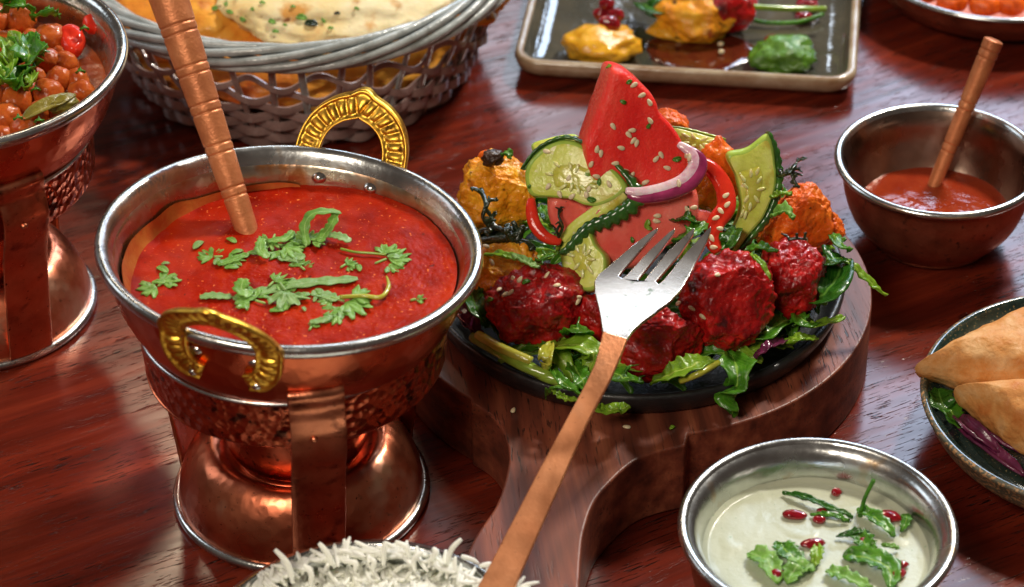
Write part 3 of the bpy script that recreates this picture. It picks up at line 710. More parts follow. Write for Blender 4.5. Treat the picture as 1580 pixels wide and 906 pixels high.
cori(232, 447, 24, 200, 'lower piece of coriander at the far left of the tomato curry', n=1, lobes=4)
cori(320, 396, 20, 170, 'small coriander leaf left of the copper spoon tip', n=2)
cori(362, 400, 22, 10, 'narrow coriander leaf under the copper spoon tip', n=1, lobes=4)
cori(450, 388, 30, -20, 'coriander leaf at the foot of the raised curl', n=3, lift=.0015)
cori(478, 372, 22, 60, 'dark coriander leaf under the raised curl', n=2, lift=.002)
cori(416, 382, 20, 230, 'coriander leaf touching the tip of the copper spoon', n=2, lift=.002)
cori(540, 407, 15, 20, 'tiny coriander piece right of the raised curl', n=2)
cori(648, 463, 12, 0, 'tiny coriander piece by the front right rim', n=1, lobes=3)
cori(484, 503, 11, 40, 'tiny coriander piece at the front edge of the curry', n=1, lobes=3)
cori(462, 408, 16, 120, 'little coriander piece between curl and long shred', n=2)
cori(505, 465, 18, 190, 'coriander piece left of the thin curled stem', n=2)
cori(430, 436, 20, 30, 'coriander leaf at the joint of the long pale shreds', n=2, lift=.0016)
rc_ = random.Random(77)
for i in range(34):
    ax, ay = rc_.choice([(450, 385), (440, 450), (530, 480), (330, 400), (480, 470), (560, 410), (255, 440), (400, 460)])
    x, y = ax+rc_.gauss(0, 32), ay+rc_.gauss(0, 13); p, _n = castc(x, y)
    if p is None: continue
    a = rc_.random()*6.28; L_b = rc_.uniform(.0012, .0032); d = Vector((math.cos(a), math.sin(a), 0))*L_b
    tag(ob('coriander_bit', ribbon([p-d+NB*.0005, p+NB*.0009, p+d+NB*.0004], L_b*.5, NB, 4, 4, None, .2, rough=.0004, seed=i), rc_.choice(['coriander', 'coriander_pale']), solid=.0002), 'tiny chopped coriander bit floating on the tomato curry', 'coriander', 'chopped coriander bits on the tomato curry')
def shred(pts, w, label, material='coriander_pale', lift=.0010, h=None, rough=.0004, cup=.08, wf=None, name='coriander_shred', group=G1, twist=0):
    P = []
    for i, (x, y) in enumerate(pts):
        p, _ = castc(x, y)
        if p is None: p = at(x, y, .106)
        l = h[i] if h else lift
        # keep the picture position while lifting off the surface
        P.append(hit(x, y, p+NB*l, NB))
    wf = wf or (lambda t: (.35+.65*math.sin(PI*t)**.5)*(1+.18*math.sin(t*31)))
    o = ob(name, ribbon(P, w*1.2, NB, 8, 5, wf, cup, rough=rough, seed=pts[0][0], twist=twist), material, solid=.0002)
    return tag(o, label, 'coriander', group)
shred([(398, 452), (430, 444), (480, 436), (520, 433), (552, 430)], .0022, 'long pale coriander shred pointing right across the curry')
shred([(360, 462), (392, 452), (430, 445), (455, 430)], .0020, 'pale coriander shred running up from the front sprig')
shred([(308, 459), (330, 456), (358, 459)], .0016, 'short coriander shred left of the front sprig')
shred([(376, 430), (373, 446), (388, 456)], .0026, 'bright folded coriander blade standing above the front sprig', 'coriander', h=[.004, .003, .002])
shred([(474, 379), (470, 350), (482, 330), (508, 326), (526, 328)], .0018, 'dark coriander leaf curled up like a loop on the curry', 'coriander', h=[.002, .006, .009, .009, .007])
shred([(518, 327), (512, 345), (500, 362), (492, 374)], .0018, 'coriander strip hanging down from the raised curl', 'coriander', h=[.008, .006, .003, .002])
shred([(504, 362), (522, 364), (541, 373)], .0018, 'light coriander strip right of the raised curl', h=[.002, .003, .002])
shred([(404, 368), (402, 385), (414, 398)], .0018, 'curved coriander strip just right of the spoon tip', 'coriander', h=[.004, .004, .002])
shred([(412, 372), (440, 368), (452, 356)], .0016, 'coriander strip lying across beside the spoon tip', 'coriander', h=[.003, .003, .003])
shred([(430, 400), (450, 396), (470, 398)], .0022, 'pale coriander strip below the raised curl')
shred([(480, 452), (505, 456), (520, 464)], .0020, 'pale coriander shred under the long pale one')
shred([(335, 408), (355, 402), (384, 392)], .0016, 'coriander strip slanting under the spoon tip', 'coriander')
shred([(478, 497), (498, 494), (512, 488)], .0014, 'pale coriander strip near the front edge of the curry')
tag(ob('coriander_sprig', tube([castc(*q)[0]+NB*.0022 for q in ((525, 466), (560, 464), (588, 466), (600, 450), (597, 434))], [.0008, .0008, .0009, .0009, .0004], 6), 'stem_yellow'), 'thin pale stem curling up at its right end on the curry', 'herb', G1)

# greens on the chickpeas
G2 = 'green leaves on the chickpeas'
def leaf3(name, pts, w, label, cat, group, material='rocket', up=(0, 0, 1), cup=.3, rough=.0012, wf=None, lobes=None, solid=.0004, twist=0, n=8):
    P = [at(x, y, h) for x, y, h in pts]
    return tag(ob(name, ribbon(P, w, up, n, 6, wf, cup, rough=rough, seed=pts[0][0]*.37, lobes=lobes, twist=twist), material, solid=solid), label, cat, group)
def serr(k=5, d=.35):
    return lambda t, x: 1-d*abs(math.sin(k*PI*t))**.7*(1 if abs(x) > .3 else .2)
LG = [((10, 60, .132), (20, 78, .137), (26, 100, .133), .0075), ((40, 112, .131), (45, 85, .139), (38, 55, .134), .0085), ((55, 100, .131), (48, 75, .138), (52, 54, .136), .006),
      ((0, 82, .132), (14, 95, .136), (30, 112, .131), .0065), ((25, 140, .131), (30, 118, .135), (52, 108, .131), .0055), ((2, 20, .132), (30, 8, .139), (52, 20, .133), .0045),
      ((0, 132, .132), (12, 108, .138), (14, 90, .133), .006), ((50, 30, .131), (72, 22, .136), (92, 25, .132), .0035), ((-8, 110, .134), (5, 122, .137), (25, 135, .132), .0055),
      ((40, 140, .130), (48, 125, .134), (50, 112, .131), .0045), ((-10, 8, .133), (8, 0, .139), (30, 12, .133), .006), ((58, 70, .131), (64, 76, .134), (66, 84, .131), .003)]
LGL = ['green leaf at the left edge above the middle of the chickpea bowl', 'tallest broad green leaf standing on the chickpeas', 'bright leaf just right of the tallest leaf', 'leaf cut off by the left edge below the tall leaf', 'pointed leaf over the chickpea left of the bay leaf', 'curled thin leaf at the top left over the chickpeas',
       'light leaf at the left edge in front of the pile', 'narrow leaf reaching right behind the tomato chunk', 'leaf with pale underside low at the left edge', 'lowest leaf of the pile touching two chickpeas', 'leaf at the top left corner of the photo', 'smallest leaf right of the tall leaf']
for i, (a, b, c, w) in enumerate(LG):
    a, b, c = [(q[0], q[1], q[2]-.007) for q in (a, b, c)]
    leaf3('rocket_leaf', [a, b, c], w*.95, LGL[i], 'leaf', G2, 'rocket' if i % 3 else 'rocket_light', cup=.6, rough=.003, lobes=serr(3+i % 3, .45), twist=.6)
for i, (x, y) in enumerate([(130, 44), (60, 186), (55, 138), (124, 110), (28, 182), (64, 75)]):
    leaf3('herb_piece', [(x-6, y+3, .1225), (x, y-2, .1245), (x+6, y+2, .1225)], .0016, 'small green herb piece lying on a chickpea', 'herb', 'herb bits on the chickpeas', 'rocket', rough=.0008)

# ================================================================== spoons (turned copper)
def spoon(base, over, tip, r0, r1, label, rings, material, extra=1.0):
    """base and over are points; the end of the handle lies on the line through them nearest to picture point tip"""
    d = (over-base).normalized(); rd = ray(*tip).normalized(); w = base-CAM
    a, b, c = 1, d.dot(rd), 1; dd, e = d.dot(w), rd.dot(w); s = (b*e-c*dd)/(a*c-b*b)
    end = base+d*s*extra; L = (end-base).length
    t = thing('spoon', base, label, 'spoon')
    pts, rad = [], []; K = 420
    for i in range(K+1):
        u = i/K; r = r0+(r1-r0)*u
        for g in rings:
            x = (u-g)*L
            r -= .00042*math.exp(-(x/.00045)**2)+.00042*math.exp(-((x-.0036)/.00045)**2)
        if u > .985: r *= math.sqrt(max(.02, 1-((u-.985)/.015)**2))
        pts.append(base+d*L*u); rad.append(r)
    ob('handle', tube(pts, lambda q: rad[int(round(q*K))], 24, raw=True), material, t)
    return t, d, end
b0 = at(379, 350, .1055); ov = at(343, 243, .1285)
sp1, dsp, _e = spoon(b0-(ov-b0).normalized()*.004, ov, (263, -30), .0044, .0078, 'turned copper spoon standing in the tomato curry and leaning on its rim', (.16, .33, .49, .64, .80), 'copper_spoon')
tag(ob('bowl', pillow([b0+Vector((.012*math.cos(a), .009*math.sin(a)-.012, -.010)) for a in [i*PI/6 for i in range(12)]], (0, 0, 1), .002, ns=3), 'copper_spoon', sp1))

# ================================================================== serving board
BT = .033
def arc_pts(c, R, a0, a1, n):
    return [Vector((c[0]+R*math.cos(math.radians(a0+(a1-a0)*i/n)), c[1]+R*math.sin(math.radians(a0+(a1-a0)*i/n)), BT)) for i in range(n+1)]
BC, BR = (.0504, -.0408), .1014
pl = at(733, 611, BT); pr = at(1061, 666, BT)
def onang(p): return math.degrees(math.atan2(p.y-BC[1], p.x-BC[0]))
aL, aR = onang(pl), onang(pr)
disc_pts = arc_pts(BC, BR, aR, aL-360+360 if aL > aR else aL+360, 140)
left = cr_spline([at(x, y, BT) for x, y in [(727, 622), (757, 641), (777, 669), (785, 700), (780, 737), (766, 778), (748, 806), (730, 834), (716, 870), (712, 915), (716, 960), (735, 985)]], 6)
right = cr_spline([at(x, y, BT) for x, y in [(800, 1000), (860, 990), (888, 955), (893, 906), (896, 860), (901, 820), (917, 774), (946, 739), (978, 712), (1014, 697), (1057, 687)]], 6)
outline = disc_pts+left+right
if onang(disc_pts[-1]) and (disc_pts[-1]-pl).length > .01:
    disc_pts = arc_pts(BC, BR, aR, aL+360, 140); outline = disc_pts+left+right
bd = ob('serving_board', prism(outline, BT-.0005), 'board_wood', smooth=False, bevel=.0012)
tag(bd, 'thick round walnut board with carved handle under the black pan', 'board')

# ================================================================== iron pan
PC = Vector((.0515, -.0440, 0)); PR = .0878; PZ = BT
pan = thing('sizzler_pan', (PC.x, PC.y, PZ), 'round black cast iron pan full of tandoori meat on the wooden board', 'pan')
pp = [(.0003, .0012), (.040, .0012), (.078, .0013), (.0805, .0016), (.0822, .0040), (.0842, .0095), (.0852, .0112), (.0868, .0118), (.0880, .0112), (.0884, .0098), (.0878, .0070), (.0860, .0030), (.0845, .0008), (.080, .0004), (.0003, .0003)]
ob('body', lathe([(a, b+PZ) for a, b in pp], 160, Matrix.Translation(PC)), 'iron', pan)

# ================================================================== bowls with sauces
def bowl(name, c, R, H, Rb, label, group, outmat='copper_old', inmat='tin_inside', lipw=.0024, rb2=None, flare=False):
    t = thing(name, (c[0], c[1], 0), label, 'bowl', group); T = Matrix.Translation((c[0], c[1], 0))
    Rm = rb2 or (R+Rb)/2
    out = [(R-.0010, H-.002), (R-.0022, H-.006), (R-.0035, H*.62), ((R*.55+Rb*.45), H*.34), (Rb+.002, H*.12), (Rb-.001, .0035), (Rb-.003, .0012), (.0003, .0008)]
    ob('shell', lathe(smoothprof(out, 6), 120, T), outmat, t)
    inn = [(R-.0022, H-.0008), (R-.0045, H-.006), (R-.006, H*.62), ((R*.55+Rb*.45)-.003, H*.36), (Rb-.002, H*.16), (Rb-.008, .005), (.0003, .0045)]
    if flare: inn = [(R-.0015, H+.0002), (R-.0042, H-.0016), (R-.0062, H-.0050), (R-.0074, H-.0095), (R-.0080, H-.0140), (R-.0088, H*.6), (R*.55+Rb*.45-.003, H*.36), (Rb-.008, .005), (.0003, .0045)]
    ob('lining', lathe(smoothprof(inn, 6), 120, T), inmat, t)
    lip = [(R-.0025, H-.0010), (R-.0015, H+.0006), (R, H+.0012), (R+.0013, H+.0006), (R+.0018, H-.0006), (R+.0012, H-.0020), (R, H-.0025), (R-.0012, H-.0020)]
    ob('rim', lathe(smoothprof(lip, 4), 140, T), 'tin', t)
    return t, T
GB = 'small round copper bowls'
SC = (.1912, .0373)
mat('tin_dark', [(.3, (.20, .13, .10)), (.7, (.34, .25, .20))], scale=30, rough=.30, rvar=.1, metal=1, bumps=[('noise', 60, .3, .002)])
bowl('sauce_bowl', SC, .0446, .0430, .0275, 'small copper bowl of red dipping sauce with a turned spoon', GB, 'copper_old', 'tin_dark')
def hfs(x, y, r):
    b = math.exp(-((x+.004)**2+(y+.014)**2)/.00012)
    return .0160+.0004*noise.noise(Vector((x*80, y*80, 1)))+b*.0011*noise.noise(Vector((x*330, y*330, 4)))
so = ob('dipping_sauce', disc((SC[0], SC[1], 0), .0356, hfs, None, 70, 160), 'red_sauce')
tag(so, 'glossy brownish red dipping sauce in the small bowl with a spoon', 'sauce')
b1 = at(1443, 281, .0165); ov1 = at(1488, 172, .0475)
spoon(b1-(ov1-b1).normalized()*.006, ov1, (1524, 56), .0030, .0046, 'turned copper spoon leaning in the bowl of dipping sauce', (.28, .55, .88), 'copper_spoon')

RC = (.1100, -.2164)
bowl('raita_bowl', RC, .0492, .0500, .034, 'tin lined copper bowl of pale green raita at the front right', GB, 'copper_old', 'tin', flare=True)
def hfr(x, y, r):
    return .0372+.0005*noise.noise(Vector((x*50, y*50, 7)))+.0006*max(0, noise.noise(Vector((x*140, y*140, 2)))-.15)+.0012*max(0, (r-.95)/.05)
raita = ob('raita', disc((RC[0], RC[1], 0), .0416, hfr, None, 80, 180), 'raita')
tag(raita, 'pale creamy green raita topped with herbs and pomegranate', 'raita')
castr = Caster([raita])
ZV = Vector((0, 0, 1))
GR = 'pomegranate seeds on the raita'
for x, y, rx, ry, a, lb in [(1290, 763, 8, 7, 0, 'dark pomegranate seed alone at the back of the raita'), (1226, 798, 19, 8, -8, 'long pomegranate seed at the left on the raita'), (1268, 792, 9, 5, 0, 'small pomegranate seed half under a herb leaf'),
                     (1264, 805, 11, 7, 5, 'pomegranate seed below the small half-hidden one'), (1254, 842, 19, 8, 8, 'oval pomegranate seed in the middle of the raita'), (1373, 800, 18, 9, -20, 'flat red pomegranate seed near the right wall of the raita'),
                     (1336, 840, 13, 8, 0, 'pomegranate seed under the dark herb sprig'), (1388, 874, 14, 6, -5, 'upper red seed of the pair at the front right of the raita'), (1384, 889, 16, 9, 25, 'lower red seed of the pair at the front right of the raita'),
                     (1199, 889, 11, 8, 10, 'dark seed caught in the front left herb leaves')]:
    p, n_ = castr(x, y)
    k_ = pxm(p); g = blob(p+ZV*.0012, (rx*k_, ry*k_*1.25, ry*k_*.8), (0, 0, math.radians(a)), amp=.12, freq=1.4, seed=x, fine=.02, sub=4)
    tag(ob('pomegranate_seed', g, 'pomegranate'), lb, 'pomegranate seed', GR)
GH = 'herb leaves on the raita'
ser2 = serr(6, .3)
for pts, w, ma, lb in [([(1207, 765), (1240, 775), (1280, 792), (1316, 802)], .0020, 'spinach', 'long dark herb shred crossing the back of the raita'),
        ([(1250, 798), (1280, 803), (1310, 808)], .0014, 'rocket', 'thin herb shred beside the small seeds'),
        ([(1322, 790), (1350, 808), (1380, 832)], .0036, 'rocket', 'dark green herb leaf sloping to the right wall'),
        ([(1395, 798), (1398, 812), (1390, 824)], .0022, 'rocket', 'small herb leaf by the right wall of the raita'),
        ([(1290, 832), (1320, 830), (1340, 824)], .0018, 'spinach', 'thin dark herb above the middle sprig'),
        ([(1322, 828), (1332, 845), (1345, 860)], .0045, 'rocket', 'dark herb sprig right of the middle seed'),
        ([(1300, 862), (1330, 868), (1370, 885), (1372, 912)], .0060, 'rocket', 'large crinkled herb leaf at the front of the raita'),
        ([(1275, 884), (1300, 896), (1345, 912)], .0040, 'coriander', 'long light herb leaf at the very front of the raita'),
        ([(1155, 858), (1180, 872), (1200, 905)], .0055, 'coriander', 'folded herb leaf at the front left of the raita'),
        ([(1205, 842), (1215, 862), (1250, 885)], .0050, 'rocket', 'broad herb leaf behind the dark front seed'),
        ([(1262, 846), (1260, 862), (1256, 878)], .0028, 'rocket_light', 'small upright herb leaf right of the middle seed'),
        ([(1215, 905), (1228, 885), (1258, 882)], .0045, 'coriander', 'herb leaf at the lower edge next to the dark seed'),
        ([(1360, 845), (1375, 852), (1386, 850)], .0012, 'coriander', 'tiny herb bit near the front right of the raita')]:
    P = [castr(x, y)[0] if castr(x, y)[0] else at(x, y, .034) for x, y in pts]
    P = [p+ZV*(.0012+.0016*math.sin(PI*i/(len(P)-1))) for i, p in enumerate(P)]
    tag(ob('herb_leaf', ribbon(P, w, ZV, 9, 6, None, .35, rough=.0016, seed=pts[0][0], lobes=ser2, twist=.5), ma, solid=.0004), lb, 'herb leaf', GH)
p = castr(1327, 796)[0]
tag(ob('chive', tube([p-ZV*.001, hit(1334, 770, p, (0, 1, 0)), hit(1348, 741, p, (0, 1, .0))], [.0011, .0008, .0009], 8), 'rocket'), 'green herb stem standing upright in the raita', 'herb')

# ================================================================== rice bowl
RI = (-.0531, -.2792)
bowl('rice_bowl', RI, .0578, .050, .038, 'round metal bowl of white rice at the bottom edge', GB, 'copper_old', 'tin')
def hrice(x, y, r): 
    xx = x-.022; return .0425+.0135*math.exp(-(xx*xx/.0016+(y+.006)**2/.0013))+.0012*noise.noise(Vector((x*170, y*170, 0)))
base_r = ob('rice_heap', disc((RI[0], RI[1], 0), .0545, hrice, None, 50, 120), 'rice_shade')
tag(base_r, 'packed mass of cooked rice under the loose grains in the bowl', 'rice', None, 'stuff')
def grain(c, d, L, w, bend, seg=6):
    d = d.normalized(); s = d.cross(Vector((.3, .2, 1))).normalized()
    P = [c+d*L*(t-.5)+s*bend*L*(1-(2*t-1)**2) for t in (0, .12, .3, .5, .7, .88, 1)]
    return tube(P, lambda t: w*(.25+.75*math.sin(PI*min(.96, max(.04, t)))**.5), seg, raw=True)
rg = random.Random(5); GG = []
for i in range(2600):
    a = rg.random()*2*PI; r = .053*math.sqrt(rg.random()); x, y = r*math.cos(a), r*math.sin(a)
    if y < -.035: continue
    if i % 9 == 0: x, y = .048+rg.gauss(0, .008), .012+rg.gauss(0, .011); r = math.hypot(x, y)
    if r > .064: continue
    z = max(hrice(x, y, r/.054)+rg.uniform(-.0008, .0022), .0512 if r > .050 else 0)
    d = Vector((rg.gauss(0, 1), rg.gauss(0, 1), rg.gauss(0, .22)))
    GG.append(grain(Vector((RI[0]+x, RI[1]+y, z)), d, rg.uniform(.009, .0135), .00098, rg.uniform(-.16, .16)))
tag(ob('loose_rice', merge(*GG), 'rice'), 'loose long white rice grains heaped in the metal bowl', 'rice', None, 'stuff')
RL = ['farthest left of all and curved', 'second tall curved one from the left', 'upright one at the top middle', 'leaning left beside the middle upright one', 'tall one leaning right near the right rim', 'short one right of the second tall grain', 'short upright one left of the middle', 'sloping down over the right rim', 'small one on the right half', 'low one near the left wall', 'lowest tip on the right side', 'tip just above the lowest right one', 'third tip up on the right side', 'lying flat at the bottom right', 'bent one between middle and right']
for i, (xa, ya, xb, yb) in enumerate([(452, 900, 424, 848), (515, 872, 492, 838), (592, 872, 594, 836), (632, 862, 610, 836), (690, 872, 712, 832), (548, 880, 532, 866), (575, 880, 571, 862), (712, 858, 738, 885), (660, 868, 668, 846), (480, 905, 468, 872), (770, 892, 790, 882), (750, 880, 784, 888), (740, 874, 776, 876), (735, 900, 788, 896), (640, 880, 652, 852)]):
    A = at(xa, ya, .052); Bp = hit(xb, yb, A+Vector((0, .002, 0)), (0, 1, -.25))
    if i in (10, 11, 12, 13): A = at(xa, ya, .054); Bp = at(xb, yb, .0525)
    Mi = (A+Bp)/2+Vector((rg.uniform(-.0022, .0022), 0, .0012))
    P = cr_spline([A, Mi, Bp], 6)
    tag(ob('rice_grain', tube(P, lambda t: .00105*(.45+.55*math.sin(PI*min(.95, max(.05, t)))**.5), 10, raw=True), 'rice'), 'rice grain sticking out of the heap, '+RL[i], 'rice grain', 'rice grains standing out of the heap')

# ================================================================== wicker basket
KC = (-.1025, .2040)
bk = thing('bread_basket', (KC[0], KC[1], 0), 'grey brown woven wicker basket holding naan bread', 'basket')
def kr(z): return .0800+.0275*(z/.064)**.85
NS = 40
def band_geo(f, nseg, hw, th):
    """closed flat band: f(t) -> (radius, angle, z); rectangular cross-section hw high, th thick"""
    V, F = [], []
    for i in range(nseg):
        r, a, z = f(i/nseg); c, s = math.cos(a), math.sin(a)
        for dr, dz in ((-th, -hw), (th, -hw), (th*1.3, 0), (th, hw), (-th, hw)):
            V.append(Vector((KC[0]+(r+dr)*c, KC[1]+(r+dr)*s, z+dz)))
    for i in range(nseg):
        j = (i+1) % nseg
        for k in range(5): F.append((i*5+k, j*5+k, j*5+(k+1) % 5, i*5+(k+1) % 5))
    return V, F
rows = [(.0045, .0021, 0), (.0092, .0021, .0003), (.0140, .0021, .0005), (.0190, .0021, .0006), (.0242, .0020, .0008), (.0302, .0018, .0014), (.0378, .0016, .0026), (.0475, .0014, .0036)]
for q, (z, hw, wig) in enumerate(rows):
    def f(t, q=q, z=z, wig=wig):
        a = 2*PI*t; ph = a*NS/2+q*PI
        zz = z+wig*math.sin(ph*1.0+PI/2)+.0012*noise.noise(Vector((a*6, q*2.3, 0)))
        return kr(z)+.0021*math.sin(ph)+.0005*noise.noise(Vector((a*7, q*3, 4))), a, zz
    ob('weaver', band_geo(f, NS*10, hw*1.12, .00045), 'willow', bk, smooth=False)
stake_me = None
for i in range(NS):
    a = 2*PI*(i+.5)/NS; P = []
    lean = .10 if i % 2 else -.10
    for k in range(9):
        z = .001+.062*k/8; aa = a+lean*(k/8-.5)*.35
        P.append(Vector((math.cos(aa)*(kr(z)), math.sin(aa)*(kr(z)), z)))
    g = tube([p+Vector((KC[0], KC[1], 0)) for p in P], .0018, 6, 2, flat=.5)
    ob('stake', g, 'willow_grey' if i % 3 == 0 else 'willow', bk)
for sidx in range(7):
    V, F = [], []; n = 400; sg = 8
    ph0 = 2*PI*sidx/7; twn = 3
    def cpt(t):
        a = 2*PI*t; th = ph0+2*PI*twn*t
        R = .1068+.0055*math.cos(th); z = .0650+.0052*math.sin(th)
        return Vector((KC[0]+R*math.cos(a), KC[1]+R*math.sin(a), z))
    pts = [cpt(i/n) for i in range(n)]
    for i in range(n):
        T_ = (pts[(i+1) % n]-pts[i-1]).normalized(); s_ = T_.cross(Vector((0, 0, 1))).normalized(); w_ = s_.cross(T_)
        rad = .0020*(1+.15*noise.noise(Vector((i*.08, sidx, 0))))
        for k in range(sg): V.append(pts[i]+(s_*math.cos(2*PI*k/sg)+w_*math.sin(2*PI*k/sg))*rad)
    for i in range(n):
        j = (i+1) % n
        for k in range(sg): F.append((i*sg+k, i*sg+(k+1) % sg, j*sg+(k+1) % sg, j*sg+k))
    ob('rim_strand', (V, F), 'willow_grey', bk)
ob('base', lathe([(.0003, .0015), (.079, .0015), (.0805, .003), (.0795, .0045), (.0003, .0045)], 90, Matrix.Translation((KC[0], KC[1], 0))), 'willow', bk)
# naan
def naan(c, r, rot, seed, material, label, amp=.16):
    o = ob('naan', blob(c, r, rot, amp=amp, freq=1.5, seed=seed, fine=.05, sub=5), material)
    return tag(o, label, 'naan', 'naan breads in the basket')
n1 = naan((-.080, .172, .062), (.060, .042, .010), (.30, .0, .06), 3, 'naan', 'pale herbed naan on top in the middle of the basket')
n2 = naan((-.158, .190, .056), (.040, .055, .012), (.25, -.1, .3), 8, 'naan_orange', 'orange brown naan at the left side of the basket')
n3 = naan((-.042, .200, .058), (.046, .045, .012), (.30, .2, -.2), 12, 'naan_orange', 'golden naan at the right side of the basket')
n4 = naan((-.103, .198, .030), (.088, .086, .022), (0, 0, 0), 17, 'naan_yellow' if 'naan_yellow' in MATS else 'naan_orange', 'golden naan lying underneath the others in the basket', .08)
naan((-.10, .250, .060), (.055, .036, .015), (.2, 0, .3), 23, 'naan', 'pale naan behind the herbed one in the basket')
castn = Caster([n1, n3])
for i, (x, y, l, a) in enumerate([(333, 12, 12, -30), (355, 20, 12, 30), (350, 8, 10, 80), (420, 35, 14, 40), (425, 50, 10, 10), (390, 15, 9, 70), (465, 28, 18, 20), (480, 38, 22, 10), (500, 30, 12, 60), (452, 12, 8, 0), (440, 40, 7, 20), (375, 30, 12, 40), (520, 22, 9, 0), (550, 15, 8, 30), (405, 6, 9, 20), (510, 45, 8, 0)]):
    p, n_ = castn(x, y)
    if p is None: continue
    d = Vector((math.cos(math.radians(a)), -math.sin(math.radians(a)), 0))*l*pxm(p)*.5
    tag(ob('herb_fleck', ribbon([p-d+n_*.0006, p+n_*.0012, p+d+n_*.0006], l*pxm(p)*.28, n_, 5, 4, None, .3, rough=.0005, seed=i), 'charred_green' if i in (7, 12) else 'coriander', solid=.0005), 'chopped green herb fleck baked on the pale naan', 'herb', 'herb flecks on the naan')

# ================================================================== square plate
sq = thing('square_plate', at(1060, 20, 0), 'dark glazed square plate with brown rim at the top of the table', 'plate')
pc = [at(790, 97, .012), at(1320, 128, .012)]
ex = (pc[1]-pc[0]); side = ex.length; ex.normalize(); ey = Vector((-ex.y, ex.x, 0)); 
# second corner direction follows the right edge of the plate in the photograph
pr_ = at(1322, 0, .012); cpl = pc[0]+ex*side/2+ey*side/2
def rrect(off, rc, z, n=8):
    h = side/2+off; out = []
    for k, (sx, sy) in enumerate([(1, -1), (1, 1), (-1, 1), (-1, -1)]):
        for j in range(n+1):
            a = -PI/2+k*PI/2+PI/2*j/n
            x = sx*(h-rc)+rc*math.cos(a); y = sy*(h-rc)+rc*math.sin(a)
            out.append(Vector((cpl.x, cpl.y, z))+ex*x+ey*y)
    return out
def rloft(prof):
    V, F = [], []; k = None
    for off, rc, z in prof:
        r = rrect(off, max(rc, .0005), z); k = len(r); V += r
    for i in range(len(prof)-1):
        for j in range(k): F.append((i*k+j, i*k+(j+1) % k, (i+1)*k+(j+1) % k, (i+1)*k+j))
    return V, F, k
V, F, k = rloft([(-.0040, .010, .0122), (-.0060, .009, .0085), (-.0090, .008, .0062), (-.016, .008, .0052), (-.04, .006, .0050)]); F.append(tuple(range(4*k, 5*k)))
ob('inside', (V, F), 'glaze', sq)
V, F, k = rloft([(-.0040, .010, .0121), (-.0030, .011, .0131), (-.0012, .012, .0134), (0, .013, .0122), (.0004, .013, .0105), (-.001, .012, .0060), (-.006, .010, .0012), (-.01, .01, .0006)]); F.append(tuple(range(7*k, 8*k))[::-1])
ob('rim', (V, F), 'glaze_brown', sq)
PZ2 = .006
def dollop(name, x, y, rx, rz, material, label, cat, seed=1, ry=None, rot=0, amp=.10, z=None, fine=.03, sub=4, group=None):
    z = PZ2 if z is None else z
    k_ = pxm(at(x, y, z)); r = (rx*k_, (ry or rx*.8)*k_, rz*k_)
    c = at(x, y, z+r[2]*.6)
    return tag(ob(name, blob(c, r, (0, 0, rot), amp=amp, freq=1.6, seed=seed, fine=fine, sub=sub), material), label, cat, group)
dollop('mustard_dip', 930, 70, 58, 27, 'mustard_sauce', 'round dollop of yellow dip on the square plate', 'dip', 2, 46, amp=.24, fine=.07)
dollop('green_chutney', 1208, 85, 50, 27, 'green_chutney', 'oval scoop of green chutney on the square plate', 'chutney', 5, 40, amp=.28, fine=.10)
for i, (x, y, r, zz) in enumerate([(938, 36, 15, .018), (928, 22, 13, .018), (950, 24, 13, .020), (936, 8, 13, .022), (946, 38, 12, .018)]):
    dollop('pomegranate_seed', x, y, r, r*.9, 'pomegranate', 'bright red pomegranate seed in the pile behind the yellow dip', 'pomegranate seed', 30+i, z=zz, group='pomegranate seeds behind the yellow dip', amp=.14)
dollop('pomegranate_seed', 1193, 62, 14, 8, 'pomegranate', 'red pomegranate seed sitting on the green chutney', 'pomegranate seed', 41, z=.0125)
dollop('pomegranate_seed', 944, 82, 9, 6, 'pomegranate', 'dark red seed on the front of the yellow dip', 'pomegranate seed', 43, z=.011)
dollop('pomegranate_seed', 1245, 8, 18, 12, 'pomegranate', 'large red seed behind the green stem', 'pomegranate seed', 44, z=.006)
dollop('pomegranate_seed', 1240, 26, 14, 8, 'pomegranate', 'red seed just in front of the green stem', 'pomegranate seed', 45, z=.006)
o = dollop('glaze_puddle', 1080, 78, 78, 3, 'glaze_sauce', 'dark glossy puddle of sauce around the tikka piece', 'sauce', 7, 72, amp=.15, z=.0048)
dollop('tikka_piece', 1075, 22, 62, 40, 'yellow_chicken', 'yellow sauced tikka piece on the square plate', 'chicken', 51, 52, amp=.22, z=.008, sub=5)
dollop('tikka_piece', 1118, 6, 48, 42, 'red_chicken', 'dark red tikka piece leaning on the yellow one', 'chicken', 52, 45, amp=.2, z=.012, sub=5)
dollop('sauce_smear', 1050, 46, 46, 12, 'mustard_sauce', 'yellow sauce dripping in front of the tikka piece', 'sauce', 53, 24, amp=.3, z=.006)
dollop('sauce_smear', 1085, 55, 30, 7, 'mustard_sauce', 'small yellow sauce patch on the dark puddle', 'sauce', 54, 18, amp=.3, z=.006)
leaf3('spinach_leaf', [(985, 5, .012), (1005, 12, .022), (1028, 30, .010)], .0075, 'dark green leaf tucked at the left of the tikka piece', 'leaf', None, 'spinach')
leaf3('spinach_leaf', [(1000, 18, .010), (1010, 24, .014), (1035, 34, .009)], .0035, 'small leaf under the larger dark leaf of the tikka', 'leaf', None, 'rocket')
tag(ob('chive', tube([at(1150, 10, .022), at(1200, 13, .020), at(1245, 14, .018), at(1275, 14, .018)], .0016, 10), 'stem_green'), 'bright straight green stem laid over the square plate', 'herb')
tag(ob('chive', tube([at(1140, 20, .010), at(1175, 34, .008), at(1230, 34, .008), at(1270, 22, .009)], .0011, 8), 'rocket'), 'dark curved green stem on the square plate', 'herb')
